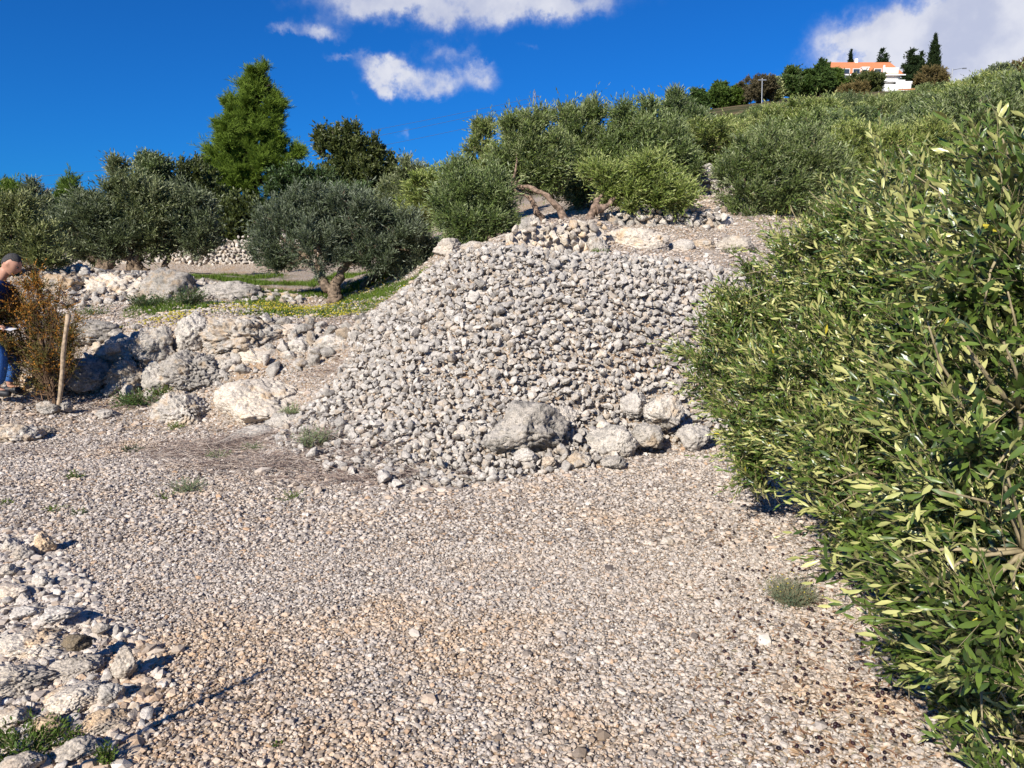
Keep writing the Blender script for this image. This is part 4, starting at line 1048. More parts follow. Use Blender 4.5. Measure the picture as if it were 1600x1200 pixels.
for i, (x, y) in enumerate(spots):
    o = protos_t[i] if i < 4 else copy_tree(protos_t[int(g.integers(0, 4))])
    z = H1(x, y)
    pxx = pix((x, y, z + 2))[0]
    yt = np.interp(pxx, [600, 800, 950, 1050, 1100, 1200, 1300, 1400, 1500, 1600, 1900], [280, 235, 205, 195, 180, 162, 150, 144, 122, 110, 100]) + g.uniform(-5, 20)
    s_ = float(np.clip((at(pxx, yt, y)[2] - z) / 2.75, .0, 1.15))
    if s_ < .42:
        if i < 4: s_ = .42
        else:
            for ch in list(o.children): bpy.data.objects.remove(ch)
            bpy.data.objects.remove(o); continue
    o.location = (x, y, z - .05); o.rotation_euler = (0, 0, g.uniform(0, 6.28)); sw = min(1.15, s_ ** .5 * 1.1); o.scale = (sw, sw, s_)
print('grove', len(spots))

# ---- far skyline trees
def far_tree(px, ytop, Y, wpx, kind, label, seed, ybase=None, group=None):
    xx = at(px, ytop + 12, Y)[0]; base = np.array([xx, Y, H1(xx, Y) - .02]); top = at(px, ytop, Y)[2]; hgt = max(1.5, top - base[2]); w_ = wpx / 2 * Y / F
    g_ = np.random.default_rng(seed); lbs = []
    x0, y0 = base[0], base[1]
    if kind == 'cypress':
        for q in np.linspace(.12, .97, 9):
            ww = w_ * (1 - q ** 2.0) ** .8 + .08
            lbs.append((np.array([x0, y0, base[2] + hgt * q]), np.array([ww, ww, hgt * .10])))
        return tree('cypress_tree', base, lbs, label, leafm='cypress', barkm='bark_dark', n=3600, L=.45, nl=8, ll=.20, lw=.10, seed=seed, up=3.0, out=.0, rand=.2, tr=.15, limbs=False, cull=.0, inner=.3, group=group, per=5, rad=(.85, 1.0), plume=.3, rough=.5)
    if kind == 'cone':
        for q in np.linspace(.15, .92, 8):
            ww = w_ * (1.05 - q) + .15
            lbs.append((np.array([x0 + g_.normal(0, .12 * w_), y0, base[2] + hgt * q]), np.array([ww, ww, hgt * .09])))
        return tree('fir_tree', base, lbs, label, leafm='cypress', barkm='bark_dark', n=2600, L=.6, nl=8, ll=.32, lw=.15, seed=seed, up=.7, tr=.15, limbs=False, cull=.3, group=group)
    mats = {'pine': 'pine_far', 'dark': 'dark_green', 'oak': 'oak', 'brown': 'brown_leaf', 'olive': 'olive_dark'}
    for q in range(7):
        a_ = q * .9 + g_.uniform(0, .5)
        lbs.append((np.array([x0 + math.cos(a_) * w_ * .55, y0 + math.sin(a_) * w_ * .55, top - hgt * g_.uniform(.3, .6)]), np.array([.5, .5, .42]) * w_ * g_.uniform(.8, 1.1)))
    for q in range(5):
        a_ = q * 1.3; lbs.append((np.array([x0 + math.cos(a_) * w_ * .5, y0 + math.sin(a_) * w_ * .5, base[2] + hgt * g_.uniform(.22, .45)]), np.array([.5, .5, .4]) * w_))
    lbs.append((np.array([x0, y0, top - w_ * .42]), np.array([.62, .62, .42]) * w_))
    nm = {'pine': 'pine_tree', 'dark': 'evergreen_tree', 'oak': 'evergreen_tree', 'brown': 'bare_tree', 'olive': 'olive_tree'}[kind]
    return tree(nm, base, lbs, label, leafm=mats[kind], barkm='bark_dark', n=3200 if kind != 'brown' else 1800, L=.55, nl=9, ll=.30, lw=.15 if kind != 'brown' else .09, seed=seed, tr=.2, group=group)
FT = [
    (1056, 148, 70, 34, 'dark', 'dark green round tree at the left end of the far ridge'),
    (1090, 142, 80, 30, 'pine', 'low green pine at the foot of the far ridge skyline'),
    (1125, 128, 95, 46, 'pine', 'domed green pine on the far ridge left of the brown tree'),
    (1155, 134, 95, 36, 'pine', 'smaller green pine touching the brown tree on the far ridge'),
    (1188, 116, 90, 52, 'brown', 'bare brown tree on the far ridge'),
    (1208, 122, 96, 24, 'olive', 'olive brown tree right of the bare brown tree on the far ridge'),
    (1237, 106, 100, 34, 'dark', 'dark pine on thin stems on the far ridge left of the house'),
    (1262, 112, 100, 36, 'pine', 'bright green tree between the dark pine and the house'),
    (1284, 98, 105, 40, 'pine', 'taller bright green tree just left of the white house'),
    (1304, 110, 108, 28, 'pine', 'small green tree touching the left end of the white house'),
    (1282, 96, 128, 8, 'cypress', 'tiny dark cypress top behind the bright green tree'),
    (1284, 131, 108, 30, 'oak', 'dark round bush below the balcony of the white house'),
    (1329, 82, 128, 9, 'cypress', 'thin cypress behind the left part of the white house roof'),
    (1377, 78, 128, 32, 'cone', 'short conical fir behind the middle of the white house roof'),
    (1424, 78, 118, 40, 'cone', 'broad dark fir right of the white house'),
    (1440, 84, 121, 30, 'cone', 'dark fir overlapping the right side of the broad one'),
    (1461, 58, 120, 22, 'cypress', 'tallest cypress, dark and pointed, right of the white house'),
    (1352, 114, 112, 52, 'oak', 'dark round evergreen bush right in front of the white house'),
    (1456, 103, 108, 48, 'brown', 'bare brown tree below the tallest cypress'),
    (1330, 140, 98, 44, 'brown', 'low brown bush beneath the white house'),
    (1560, 103, 70, 40, 'olive', 'grey green tree on the ridge near the right edge'),
    (1592, 94, 90, 34, 'brown', 'brown tree at the right edge of the ridge'),
]
for k, t in enumerate(FT): far_tree(t[0], t[1], t[2], t[3], t[4], t[5], 400 + k)
# ------------------------------------------------------------------ boxes
def box(c, s, rz=0.0):
    c = np.asarray(c, float); s = np.asarray(s, float) / 2
    v = np.array([[x, y, z] for x in (-1, 1) for y in (-1, 1) for z in (-1, 1)], float) * s
    if rz:
        a, b_ = math.cos(rz), math.sin(rz); v = v @ np.array([[a, b_, 0], [-b_, a, 0], [0, 0, 1]])
    f = np.array([[0, 1, 3], [0, 3, 2], [4, 6, 7], [4, 7, 5], [0, 4, 5], [0, 5, 1], [2, 3, 7], [2, 7, 6], [0, 2, 6], [0, 6, 4], [1, 5, 7], [1, 7, 3]])
    return v + c, f
M['white'] = simple('white render', (.78, .77, .74), .8, 3, .05, .05)
M['cream'] = simple('cream shutter', (.62, .60, .54), .6, 3, .05, .05)
M['dkglass'] = simple('dark window glass', (.03, .04, .05), .15, 2, .2, 0, .6)
M['metal'] = simple('galvanised steel', (.27, .28, .29), .5, 10, .1, .1, .5, .6)
m, h, b, o = mat('terracotta tiles')
c = h.n('ShaderNodeTexCoord').outputs['Object']
wv_ = h.n('ShaderNodeTexWave', {'Vector': c, 'Scale': 2.6, 'Distortion': .3}, wave_type='BANDS', bands_direction='X').outputs[1]
h.set(b.inputs['Base Color'], h.mix(h.noise(c, 6, 4), (.55, .17, .07, 1), (.72, .28, .12, 1)))
b.inputs['Roughness'].default_value = .85; bump(h, b, wv_, .6, .05)
M['tiles'] = m

# ------------------------------------------------------------------ white house on the hill
HY = 118.0
sc = HY / F
P0 = at(1312, 118, HY); P1 = at(1407, 118, HY)
bx0, bx1 = P0[0], P1[0]; wdt = bx1 - bx0; zt = P0[2]; zb = at(1350, 150, HY)[2] - 1.0
hb = np.array([(bx0 + bx1) / 2, HY, zb])
house = empty('house', hb, 'white two storey house with an orange tiled roof and a balcony, high on the hill', 'house')
def hp(name, parts_, mt, parent=house, base=hb):
    v, f = merge(parts_); return link(name, mesh_np(name, v - base, f, M[mt]), parent)
dep = 9.0
hp('wall', [box(((bx0 + bx1) / 2, HY + dep / 2, (zb + zt) / 2), (wdt, dep, zt - zb))], 'white')
rh = 2.75
# gabled roof: ridge along x
ov = .45; zr = zt + .02
rv = np.array([[bx0 - ov, HY - ov, zr], [bx1 + ov, HY - ov, zr], [bx1 + ov, HY + dep + ov, zr], [bx0 - ov, HY + dep + ov, zr], [bx0 - ov, HY + dep / 2, zr + rh + .25], [bx1 + ov, HY + dep / 2, zr + rh + .25]])
rf = np.array([[0, 1, 5], [0, 5, 4], [2, 3, 4], [2, 4, 5], [0, 4, 3], [1, 2, 5], [0, 3, 2], [0, 2, 1]])
roof = link('roof', mesh_np('roof', rv - hb, rf, M['tiles']), house)
v, f = box((bx0 + wdt * .46, HY + 1.3, zr + .75), (1.0, .9, 1.1)); v2, f2 = box((bx0 + wdt * .46, HY + 1.3, zr + 1.34), (1.2, 1.1, .12))
hp('dormer', [(v, f), (v2, f2)], 'white', roof)
hp('dormer_window', [box((bx0 + wdt * .46, HY + .84, zr + .78), (.5, .06, .5))], 'dkglass', roof)
hp('gutter', [box(((bx0 + bx1) / 2, HY - ov - .06, zr - .04), (wdt + 1, .14, .14))], 'white')
zf = at(1350, 130, HY)[2]     # upper floor level
for k, (fx, w_, hh_) in enumerate(((.10, .9, 1.2), (.27, .9, 1.2), (.62, .9, 1.2))):
    wx = bx0 + wdt * fx
    wf = hp('window', [box((wx, HY - .03, zf + 1.35), (w_ + .2, .08, hh_ + .2))], 'cream')
    hp('pane', [box((wx, HY - .085, zf + 1.35), (w_, .03, hh_))], 'dkglass', wf)
# recessed loggia with roller blind on the right
hp('shutter', [box((bx0 + wdt * .83, HY - .04, zf + 1.25), (wdt * .26, .10, 1.9))], 'cream')
hp('shutter', [box((bx0 + wdt * .86, HY - .04, zf - 1.1), (wdt * .2, .10, 1.4))], 'cream')
hp('column', [box((bx0 + wdt * .67, HY - 1.0, zf + 1.1), (.22, .22, 2.3))], 'white')
hp('balcony', [box(((bx0 - 2.1 + bx1) / 2, HY - .75, zf), (wdt + 2.1, 1.6, .22))], 'white')
rl = []
xr0 = bx0 - 2.1
for x_ in np.arange(xr0 + .05, bx0 + wdt * .25, .28): rl.append(tube([[x_, HY - 1.5, zf + .11], [x_, HY - 1.5, zf + .95]], [.02, .02], 4))
for z_ in (zf + .95, zf + .5): rl.append(tube([[xr0, HY - 1.5, z_], [bx0 + wdt * .3, HY - 1.5, z_]], [.035, .035], 4))
hp('railing', rl, 'metal')
hp('window', [box((bx0 + wdt * .1, HY - .03, zf - 1.4), (1.2, .08, 1.2))], 'dkglass')
# chimney / aerial
hp('chimney', [box((bx0 + wdt * .47, HY + dep / 2, zr + rh + .3), (.4, .4, .9))], 'white', roof)
# annexe
A0 = at(1382, 136, 114.0); A1 = at(1424, 130, 114.0)
ab = np.array([(A0[0] + A1[0]) / 2, 114, A0[2] - 3])
an = empty('outbuilding', ab, 'low white annexe with a parapet below the broad fir', 'outbuilding')
hp('wall', [box(((A0[0] + A1[0]) / 2, 115.5, A0[2] - 1.3), (A1[0] - A0[0], 3, 3.4))], 'white', an, ab)
hp('parapet', [box(((A0[0] + A1[0]) / 2 + .9, 114.1, A0[2] + .6), ((A1[0] - A0[0]) * .6, .2, .4))], 'white', an, ab)
A0 = at(1432, 136, 108.0); A1 = at(1492, 131, 108.0)
ab = np.array([(A0[0] + A1[0]) / 2, 109, A0[2] - 3])
an = empty('outbuilding', ab, 'low shed with a terracotta roof right of the white house', 'outbuilding')
hp('wall', [box(((A0[0] + A1[0]) / 2, 110.5, A0[2] - 1.6), (A1[0] - A0[0], 3, 3.0))], 'white', an, ab)
x0_, x1_ = A0[0] - .3, A1[0] + .3; z0_ = A0[2] - .1
rv = np.array([[x0_, 108.6, z0_], [x1_, 108.6, z0_ + .25], [x1_, 112.4, z0_ + 1.1], [x0_, 112.4, z0_ + .85], [x0_, 108.6, z0_ - .15], [x1_, 108.6, z0_ + .1], [x1_, 112.4, z0_ + .95], [x0_, 112.4, z0_ + .7]])
rf = np.array([[0, 1, 2], [0, 2, 3], [4, 6, 5], [4, 7, 6], [0, 4, 5], [0, 5, 1], [1, 5, 6], [1, 6, 2], [2, 6, 7], [2, 7, 3], [3, 7, 4], [3, 4, 0]])
link('roof', mesh_np('roof', rv - ab, rf, M['tiles']), an)
# lamp pole
pb = at(1488, 133, 106); ptop = at(1488, 107, 106)
pl = empty('street_lamp', pb, 'thin pale pole with a short arm on the ridge right of the bare brown tree', 'street lamp')
hp('pole', [tube([pb - [0, 0, 1], ptop], [.09, .06], 6)], 'metal', pl, pb)
hp('arm', [tube([ptop - [0, 0, .2], ptop + [1.4, 0, .05]], [.04, .03], 5)], 'metal', pl, pb)
hp('lamp_head', [box(ptop + np.array([1.6, 0, .02]), (.5, .22, .12))], 'metal', pl, pb)
pb = at(1191, 150, 88); ptop = at(1191, 122, 88)
pl = empty('utility_pole', pb, 'thin pale pole standing in front of the bare brown tree on the far ridge', 'pole')
hp('post', [tube([pb - [0, 0, 1.5], ptop], [.055, .045], 6)], 'metal', pl, pb)
hp('crossarm', [box(ptop - [0, 0, .2], (.9, .1, .1))], 'metal', pl, pb)

# ------------------------------------------------------------------ pylon and lines
PY = 260.0; pt = at(835, 139, PY); hgt = 26.0
pb = pt - [0, 0, hgt]
pyl = empty('pylon', pb, 'grey lattice electricity pylon showing above the olive tops', 'pylon')
leg, brc = [], []
def hw(z): return .28 + 2.1 * (1 - z / hgt) ** 1.3
for sx in (-1, 1):
    for sy in (-1, 1):
        leg.append(tube([pb + [sx * hw(z), sy * hw(z), z] for z in np.linspace(0, hgt - .8, 8)], .075, 4))
zs = np.linspace(0, hgt - 1, 15)
for z0_, z1_ in zip(zs[:-1], zs[1:]):
    for sy in (-1, 1):
        brc.append(tube([pb + [-hw(z0_), sy * hw(z0_), z0_], pb + [hw(z1_), sy * hw(z1_), z1_]], .04, 3)); brc.append(tube([pb + [hw(z0_), sy * hw(z0_), z0_], pb + [-hw(z1_), sy * hw(z1_), z1_]], .04, 3))
        brc.append(tube([pb + [sy * hw(z0_), -hw(z0_), z0_], pb + [sy * hw(z1_), hw(z1_), z1_]], .04, 3))
hp('lattice_leg', leg, 'metal', pyl, pb); hp('bracing', brc, 'metal', pyl, pb)
for k, z_ in enumerate((hgt - 7.2, hgt - 4.8, hgt - 2.4)):
    w_ = (1.9, 2.2, 1.6)[k]; s_ = (1, -1, 1)[k]
    hp('crossarm', [tube([pb + [0, 0, z_], pb + [s_ * w_, 0, z_ + .1]], .06, 4), tube([pb + [0, 0, z_ + .9], pb + [s_ * w_, 0, z_ + .1]], .05, 4)], 'metal', pyl, pb)
hp('peak', [tube([pt - [0, 0, 1], pt], [.25, .05], 4)], 'metal', pyl, pb)
M['wire'] = simple('power cable', (.08, .09, .11), .6, 5, .1, 0)
WL = ('highest', 'middle', 'lowest')
for k, (zo, xo, lp) in enumerate(((hgt - 2.3, 1.6, (-60, 285)), (hgt - 4.7, -2.2, (-60, 300)), (hgt - 7.1, 1.9, (-60, 318)))):
    a_ = pb + [xo, 0, zo]; e_ = at(lp[0], lp[1], 300.0)
    pts = [a_ * (1 - t) + e_ * t - np.array([0, 0, 1]) * 7 * 4 * t * (1 - t) * .55 for t in np.linspace(0, 1, 24)]
    v, f = tube(pts, .045, 4)
    tag(link('power_line', mesh_np('power_line', v - a_, f, M['wire']), loc=a_), WL[k] + ' of the three thin power lines running left from the pylon', 'power line')

# ------------------------------------------------------------------ small plants
def tuft(px, py, Y, wpx, hpx, label, lm='grass_leaf', n=40, nl=10, ll=.03, lw=.008, seed=1, name='weed', cat='weed', flowers=0, sp=1.0, group=None, up=.6, fl=.006, tmpl=LEAF2):
    if Y is None: Y = gp(px, py, .02)[1]
    c = at(px, py, Y); c[2] = H1(c[0], c[1]) - .005
    g_ = np.random.default_rng(seed); r_ = wpx / 2 * Y / F; hh_ = hpx * Y / F
    th = g_.uniform(0, 6.28, n); q = np.sqrt(g_.random(n)) * sp
    base = c + np.c_[np.cos(th) * q * r_ * .6, np.sin(th) * q * r_ * .6, np.zeros(n)]
    dirs = unit(np.c_[np.cos(th) * q * r_, np.sin(th) * q * r_, hh_ * up * g_.uniform(.6, 1.3, n)] + g_.normal(0, .12 * r_, (n, 3)))
    L_ = np.hypot(r_ * .7 * q, hh_ * .9) * g_.uniform(.7, 1.1, n)
    v, f, rn, st = sprigs(base, dirs, L_, nl, ll, lw, tmpl, (.5, 1.1), g_, .05, stems=.0012)
    t = empty(name, c, label, cat, group)
    link('foliage', mesh_np('foliage', v - c, f, M[lm], attrs={'rnd': rn}), t)
    link('stems', mesh_np('stems', st[0] - c, st[1], M['twig']), t)
    if flowers:
        k = g_.integers(0, n, flowers); tip = base[k] + dirs[k] * L_[k][:, None] * 1.0
        tv, tf = ico(1); v, f = batch(tv * [1, 1, .5], tf, np.repeat(np.eye(3)[None] * fl, flowers, 0), tip)
        link('flowers', mesh_np('flowers', v - c, f, M['flower']), t)
    return t
tuft(1237, 930, None, 66, 40, 'rounded sage green cushion plant with tiny yellow flowers beside the big olive', 'sage_leaf', 420, 12, .011, .0042, 501, 'cushion_plant', 'plant', flowers=26, fl=.0042, up=.9)
tuft(293, 758, None, 40, 24, 'grey green clump on the gravel left of the dry brambles', 'sage_leaf', 70, 10, .022, .007, 502)
tuft(118, 744, None, 18, 14, 'tiny bright green weed alone on the gravel at left', 'grass_leaf', 24, 8, .022, .010, 503)
tuft(206, 690, None, 28, 10, 'dark low weed on the gravel in front of the stake', 'dark_green', 26, 8, .025, .012, 504)
tuft(256, 771, None, 24, 10, 'small green weed below the grey green clump', 'grass_leaf', 20, 8, .02, .008, 505)
tuft(88, 792, None, 26, 10, 'flat weed on the gravel near the left edge', 'grass_leaf', 20, 8, .02, .008, 506)
tuft(122, 800, None, 20, 9, 'flat dark weed right of its flat neighbour near the left edge', 'dark_green', 18, 8, .02, .008, 507)
tuft(4, 784, None, 22, 10, 'weed cut by the left edge of the view', 'grass_leaf', 18, 8, .02, .008, 508)
tuft(461, 650, 8.3, 30, 18, 'blue green clump on the sandy patch left of the heap', 'sage_leaf', 60, 9, .03, .010, 509)
tuft(398, 662, 8.6, 22, 18, 'sage clump on top of the smooth bedrock slab', 'sage_leaf', 44, 9, .03, .009, 510)
tuft(492, 728, 7.0, 44, 34, 'upright grey green clump among dry grass at the heap foot', 'sage_leaf', 90, 10, .035, .009, 511, up=1.2)
tuft(396, 722, 7.3, 24, 14, 'small sage clump amid the dry brambles', 'sage_leaf', 44, 9, .025, .008, 512)
tuft(342, 735, 7.0, 24, 16, 'pale sage clump at the left end of the dry brambles', 'sage_leaf', 40, 9, .025, .008, 513)
tuft(455, 772, None, 40, 14, 'yellowish green weed at the lower edge of the dry brambles', 'grass_leaf', 40, 8, .022, .007, 514)
tuft(273, 678, 8.5, 18, 14, 'bright weed at the foot of the isolated pitted boulder', 'grass_leaf', 26, 8, .025, .011, 515)
tuft(225, 630, 9.5, 76, 22, 'dark green weeds in the shade of the broken wall', 'dark_green', 200, 9, .045, .02, 516)
tuft(40, 1162, None, 84, 54, 'lush green weeds between bedrock in the bottom left corner', 'grass_leaf', 150, 9, .022, .010, 517, sp=1.2)
tuft(105, 1150, None, 26, 30, 'small green weed in a crack of the bottom left bedrock', 'grass_leaf', 30, 8, .016, .008, 518)
tuft(166, 1188, None, 26, 40, 'upright green weed at the bottom edge beside the bedrock', 'grass_leaf', 40, 9, .016, .008, 519, up=1.1)
tuft(92, 1178, None, 20, 20, 'tiny weed between the bottom left rocks', 'grass_leaf', 22, 8, .014, .007, 520)
tuft(432, 1153, None, 14, 9, 'tiny green seedling on the gravel near the bottom', 'grass_leaf', 10, 6, .012, .006, 521)
tuft(255, 560, 9.6, 24, 18, 'green weed growing in the broken wall', 'grass_leaf', 40, 8, .03, .012, 522)
tuft(318, 545, 9.7, 50, 12, 'weeds in the gap on top of the pale pitted round boulder', 'grass_leaf', 60, 8, .03, .011, 523)
tuft(235, 475, 13.0, 46, 22, 'dark weeds hanging over the rugged tan outcrop', 'dark_green', 120, 9, .05, .02, 524)
tuft(296, 470, 12.9, 34, 30, 'dark green shrubby weed right of the smooth ledge boulder', 'dark_green', 130, 9, .05, .02, 525)
tuft(145, 480, 12.6, 40, 16, 'low green weed on the ledge behind the shrub', 'grass_leaf', 60, 8, .04, .014, 526)
tuft(938, 408, 10.0, 18, 14, 'green weed at the foot of the dark knobbly rock', 'grass_leaf', 30, 8, .03, .012, 527)
tuft(1146, 376, 10.6, 20, 16, 'green weed on the orange soil bank', 'grass_leaf', 30, 8, .03, .012, 528)
tuft(440, 640, 8.6, 24, 10, 'small weed at the heap side of the tan slab', 'grass_leaf', 22, 8, .025, .009, 529)

# ---- grass, moss flowers and dry stuff (uncountable)
g = np.random.default_rng(91)
n = 90000
xs = [p[0] for p in TERR]; ys = [p[1] for p in TERR]
x = g.uniform(min(xs), max(xs), n); y = g.uniform(min(ys), max(ys), n)
gnz = fbm(np.c_[x * .8, y * .8, np.zeros(n)], 3)
tp, tq, _d = pix(np.c_[x, y, H0(x, y)])
under = np.exp(-((tp - 560) / 90) ** 2 - ((tq - 455) / 22) ** 2)
k = pip(x, y, TERR) & (g.random(n) < np.clip(gnz * 2.6 - .12 + under * 1.6, 0.0, 1)); x, y = x[k], y[k]
hh_ = g.uniform(.03, .10, len(x)); az = g.uniform(0, 6.28, len(x)); ln = g.normal(0, .5, (len(x), 2)) * hh_[:, None]
base = np.c_[x, y, H(x, y) - .01]
wv2 = np.c_[np.cos(az), np.sin(az), np.zeros(len(x))] * .009
V = np.stack([base - wv2, base + wv2, base + np.c_[ln, hh_]], 1).reshape(-1, 3)
Fq = np.arange(len(V)).reshape(-1, 3)
tag(link('grass', mesh_np('grass', V, Fq, M['grass_leaf'], attrs={'rnd': np.repeat(g.random(len(x)), 3)})), 'short green grass on the terrace around the round olive', 'grass', kind='stuff')
fp = []
for (px, py, Y, sx, sy, cnt) in ((430, 478, 12.4, .5, .3, 330), (265, 514, 11.0, .25, .15, 200), (480, 492, 11.8, .5, .4, 300), (545, 505, 11.0, .5, .3, 140), (585, 452, 14.6, .3, .3, 160), (400, 492, 11.8, .6, .3, 120)):
    c = at(px, py, Y); fp.append(np.c_[g.normal(c[0], sx, cnt), g.normal(c[1], sy, cnt)])
fp = np.concatenate(fp); tv, tf = ico(1)
v, f = batch(tv * [1, 1, .5], tf, np.repeat(np.eye(3)[None], len(fp), 0) * g.uniform(.008, .017, len(fp))[:, None, None], np.c_[fp, H(fp[:, 0], fp[:, 1]) + g.uniform(.03, .07, len(fp))])
tag(link('wildflowers', mesh_np('wildflowers', v, f, M['flower'])), 'carpet of tiny yellow flowers in the terrace grass', 'flowers', kind='stuff')

# dry brambles
m, h, b, o = mat('dry stems')
rn = h.n('ShaderNodeAttribute', attribute_name='rnd').outputs['Fac']
h.set(b.inputs['Base Color'], h.ramp(rn, [(0, (.15, .10, .08)), (.5, (.31, .235, .19)), (1, (.48, .41, .34))])); b.inputs['Roughness'].default_value = .9
M['dry'] = m
V, Fq, Rn = [], [], []; base_i = 0
def dry_patch(px, py, Y, sx, sy, cnt, L_, hgt_):
    global base_i
    c = at(px, py, Y) if Y else gp(px, py)
    n = cnt; x = g.normal(c[0], sx, n); y = g.normal(c[1], sy, n); z = H(x, y) + g.uniform(0, hgt_, n)
    az = g.uniform(0, 6.28, n); l = L_ * g.uniform(.4, 1.3, n)
    dd = np.c_[np.cos(az), np.sin(az), g.normal(0.05, .18, n)] * l[:, None]
    bd_ = np.cross(dd, [0, 0, 1.0]) * g.normal(0, .35, (n, 1)) + np.c_[np.zeros(n), np.zeros(n), -l * .15]
    ts = np.linspace(0, 1, 5); P_ = np.c_[x, y, z][:, None] + dd[:, None] * ts[None, :, None] + bd_[:, None] * (ts * (ts - 1))[None, :, None] * -1
    A = unit(np.cross(dd, [0, 0, 1.0])); Bq = unit(np.cross(dd, A)); ph = np.array([0, 2.094, 4.189]); r_ = g.uniform(.0012, .0028, n)
    vt = P_[:, :, None] + r_[:, None, None, None] * (A[:, None, None] * np.cos(ph)[None, None, :, None] + Bq[:, None, None] * np.sin(ph)[None, None, :, None])
    vt = vt.reshape(-1, 3); vt[:, 2] = np.maximum(vt[:, 2], H0(vt[:, 0], vt[:, 1]) - .01)
    fs = []
    for i in range(4):
        for q in range(3):
            a_, b_ = i * 3 + q, i * 3 + (q + 1) % 3; fs += [[a_, b_, b_ + 3], [a_, b_ + 3, a_ + 3]]
    Fq.append((np.array(fs)[None] + (np.arange(n) * 15)[:, None, None]).reshape(-1, 3) + base_i); base_i += len(vt); V.append(vt); Rn.append(np.repeat(g.random(n), 15))
dry_patch(350, 712, 7.5, .34, .28, 1054, .16, .06)
dry_patch(440, 748, 6.6, .50, .16, 1302, .16, .05)
dry_patch(560, 772, 6.1, .40, .12, 806, .14, .04)
dry_patch(495, 722, 7.1, .14, .12, 279, .14, .12)
dry_patch(300, 725, 7.3, .3, .2, 434, .14, .04)
dry_patch(520, 590, 9.1, .25, .15, 310, .12, .04)
dry_patch(150, 632, 9.4, .5, .15, 434, .14, .05)
dry_patch(570, 515, 10.6, .5, .3, 558, .1, .04)
dry_patch(110, 700, 7.4, .6, .2, 217, .12, .03)
dry_patch(865, 350, 11.2, .5, .15, 310, .12, .05)
tag(link('undergrowth', mesh_np('undergrowth', np.concatenate(V), np.concatenate(Fq), M['dry'], attrs={'rnd': np.concatenate(Rn)})), 'flattened dry brown bramble stems and dead grass on the gravel left of the heap', 'dry brambles', kind='stuff')

# fallen leaves under the big olive
n = 1300; px = 1040 + 380 * g.random(n) ** .6; py = 720 + 480 * g.random(n) ** .8
pts = np.array([gp(a_, b_) for a_, b_ in zip(px, py)]); pts = pts + np.c_[g.normal(0, .1, (n, 2)), np.zeros(n)]
dirs = unit(np.c_[g.normal(size=(n, 2)), g.normal(0, .15, n)]); nr = unit(np.c_[g.normal(0, .35, (n, 2)), np.ones(n)]); nr = unit(nr - dirs * np.sum(nr * dirs, -1, keepdims=True)); sdv = np.cross(dirs, nr)
s_ = g.uniform(.6, 1.1, n)[:, None]
Mm = np.stack([sdv * .009 * s_, dirs * .042 * s_, nr * .042 * s_], -1)
v, f = batch(LEAFN[0], LEAFN[1], Mm, np.c_[pts[:, :2], H(pts[:, 0], pts[:, 1]) + .014])
m, h, b, o = mat('dead olive leaf')
rn = h.n('ShaderNodeAttribute', attribute_name='rnd').outputs['Fac']
h.set(b.inputs['Base Color'], h.ramp(rn, [(0, (.12, .06, .035)), (.4, (.24, .13, .07)), (.8, (.38, .26, .15)), (1, (.30, .27, .17))])); b.inputs['Roughness'].default_value = .7
M['deadleaf'] = m
tag(link('leaves', mesh_np('leaves', v, f, M['deadleaf'], attrs={'rnd': np.repeat(g.random(n), len(LEAFN[0]))})), 'fallen reddish brown olive leaves scattered below the huge near olive', 'fallen leaves', kind='stuff')

# fallen olives
m, h, b, o = mat('ripe olive skin')
c = h.n('ShaderNodeTexCoord').outputs['Object']
h.set(b.inputs['Base Color'], h.mix(h.n('ShaderNodeObjectInfo').outputs['Random'], (.010, .008, .010, 1), (.035, .014, .016, 1))); b.inputs['Roughness'].default_value = .38
M['olive_fruit'] = m
v, f = ico(2); v = v * np.array([.0078, .0078, .0105]) ; v[:, 0:2] *= (1 - .12 * np.clip(v[:, 2:3] / .0105, 0, 1) ** 2)
ofr = mesh_np('fallen_olive', v, f, M['olive_fruit'], smooth=True)
cnt = 0
while cnt < 285:
    px = 1090 + 330 * g.random() ** .8; py = 735 + 465 * g.random()
    lim = 1180 + (py - 780) * .55
    if px > lim + 90 or px < lim - 190 - (py - 760) * .12: continue
    if px < lim - 130 and g.random() < .45: continue
    if py > 950 and g.random() < .35: continue
    q = gp(px, py)
    o = bpy.data.objects.new('fallen_olive', ofr); COL.objects.link(o)
    o.location = (q[0], q[1], H1(q[0], q[1]) + .016); o.rotation_euler = (R(90) + g.normal(0, .4), g.normal(0, .4), g.uniform(0, 6.28)); s_ = g.uniform(.7, 1.05); o.scale = (s_,) * 3
    tag(o, 'ripe black olive fallen on the gravel beside the huge near olive', 'olive', 'fallen olives on the gravel'); cnt += 1

# ------------------------------------------------------------------ shrub with stake
c = at(85, 628, 9.25); c[2] = H1(c[0], c[1])
t = empty('shrub', c, 'rust and olive coloured conical shrub tied near a stake at the left', 'shrub')
g = np.random.default_rng(95)
lbs = PL(9.3, [(84, 562, 38), (40, 555, 42), (12, 530, 40), (94, 515, 30), (50, 500, 42), (84, 478, 24), (34, 470, 30), (58, 448, 17), (48, 430, 10, 0, 1.4), (8, 480, 28), (112, 545, 20), (-6, 505, 32), (104, 565, 22), (60, 590, 32)])
P_, N_ = shell(lbs, 3400, .25, g, .8, .25, per=26, sig=.30, body=.2, plume=.3, rad=(.3, 1.15))
dd = unit(N_ * .5 + [0, 0, .35] + g.normal(0, .5, (len(P_), 3)))
v, f, rn, st = sprigs(P_ - dd * .05, dd, .20 * g.uniform(.5, 1.3, len(P_)), 13, .026, .013, LEAF2, (.4, 1.0), g, .03, stems=.0016)
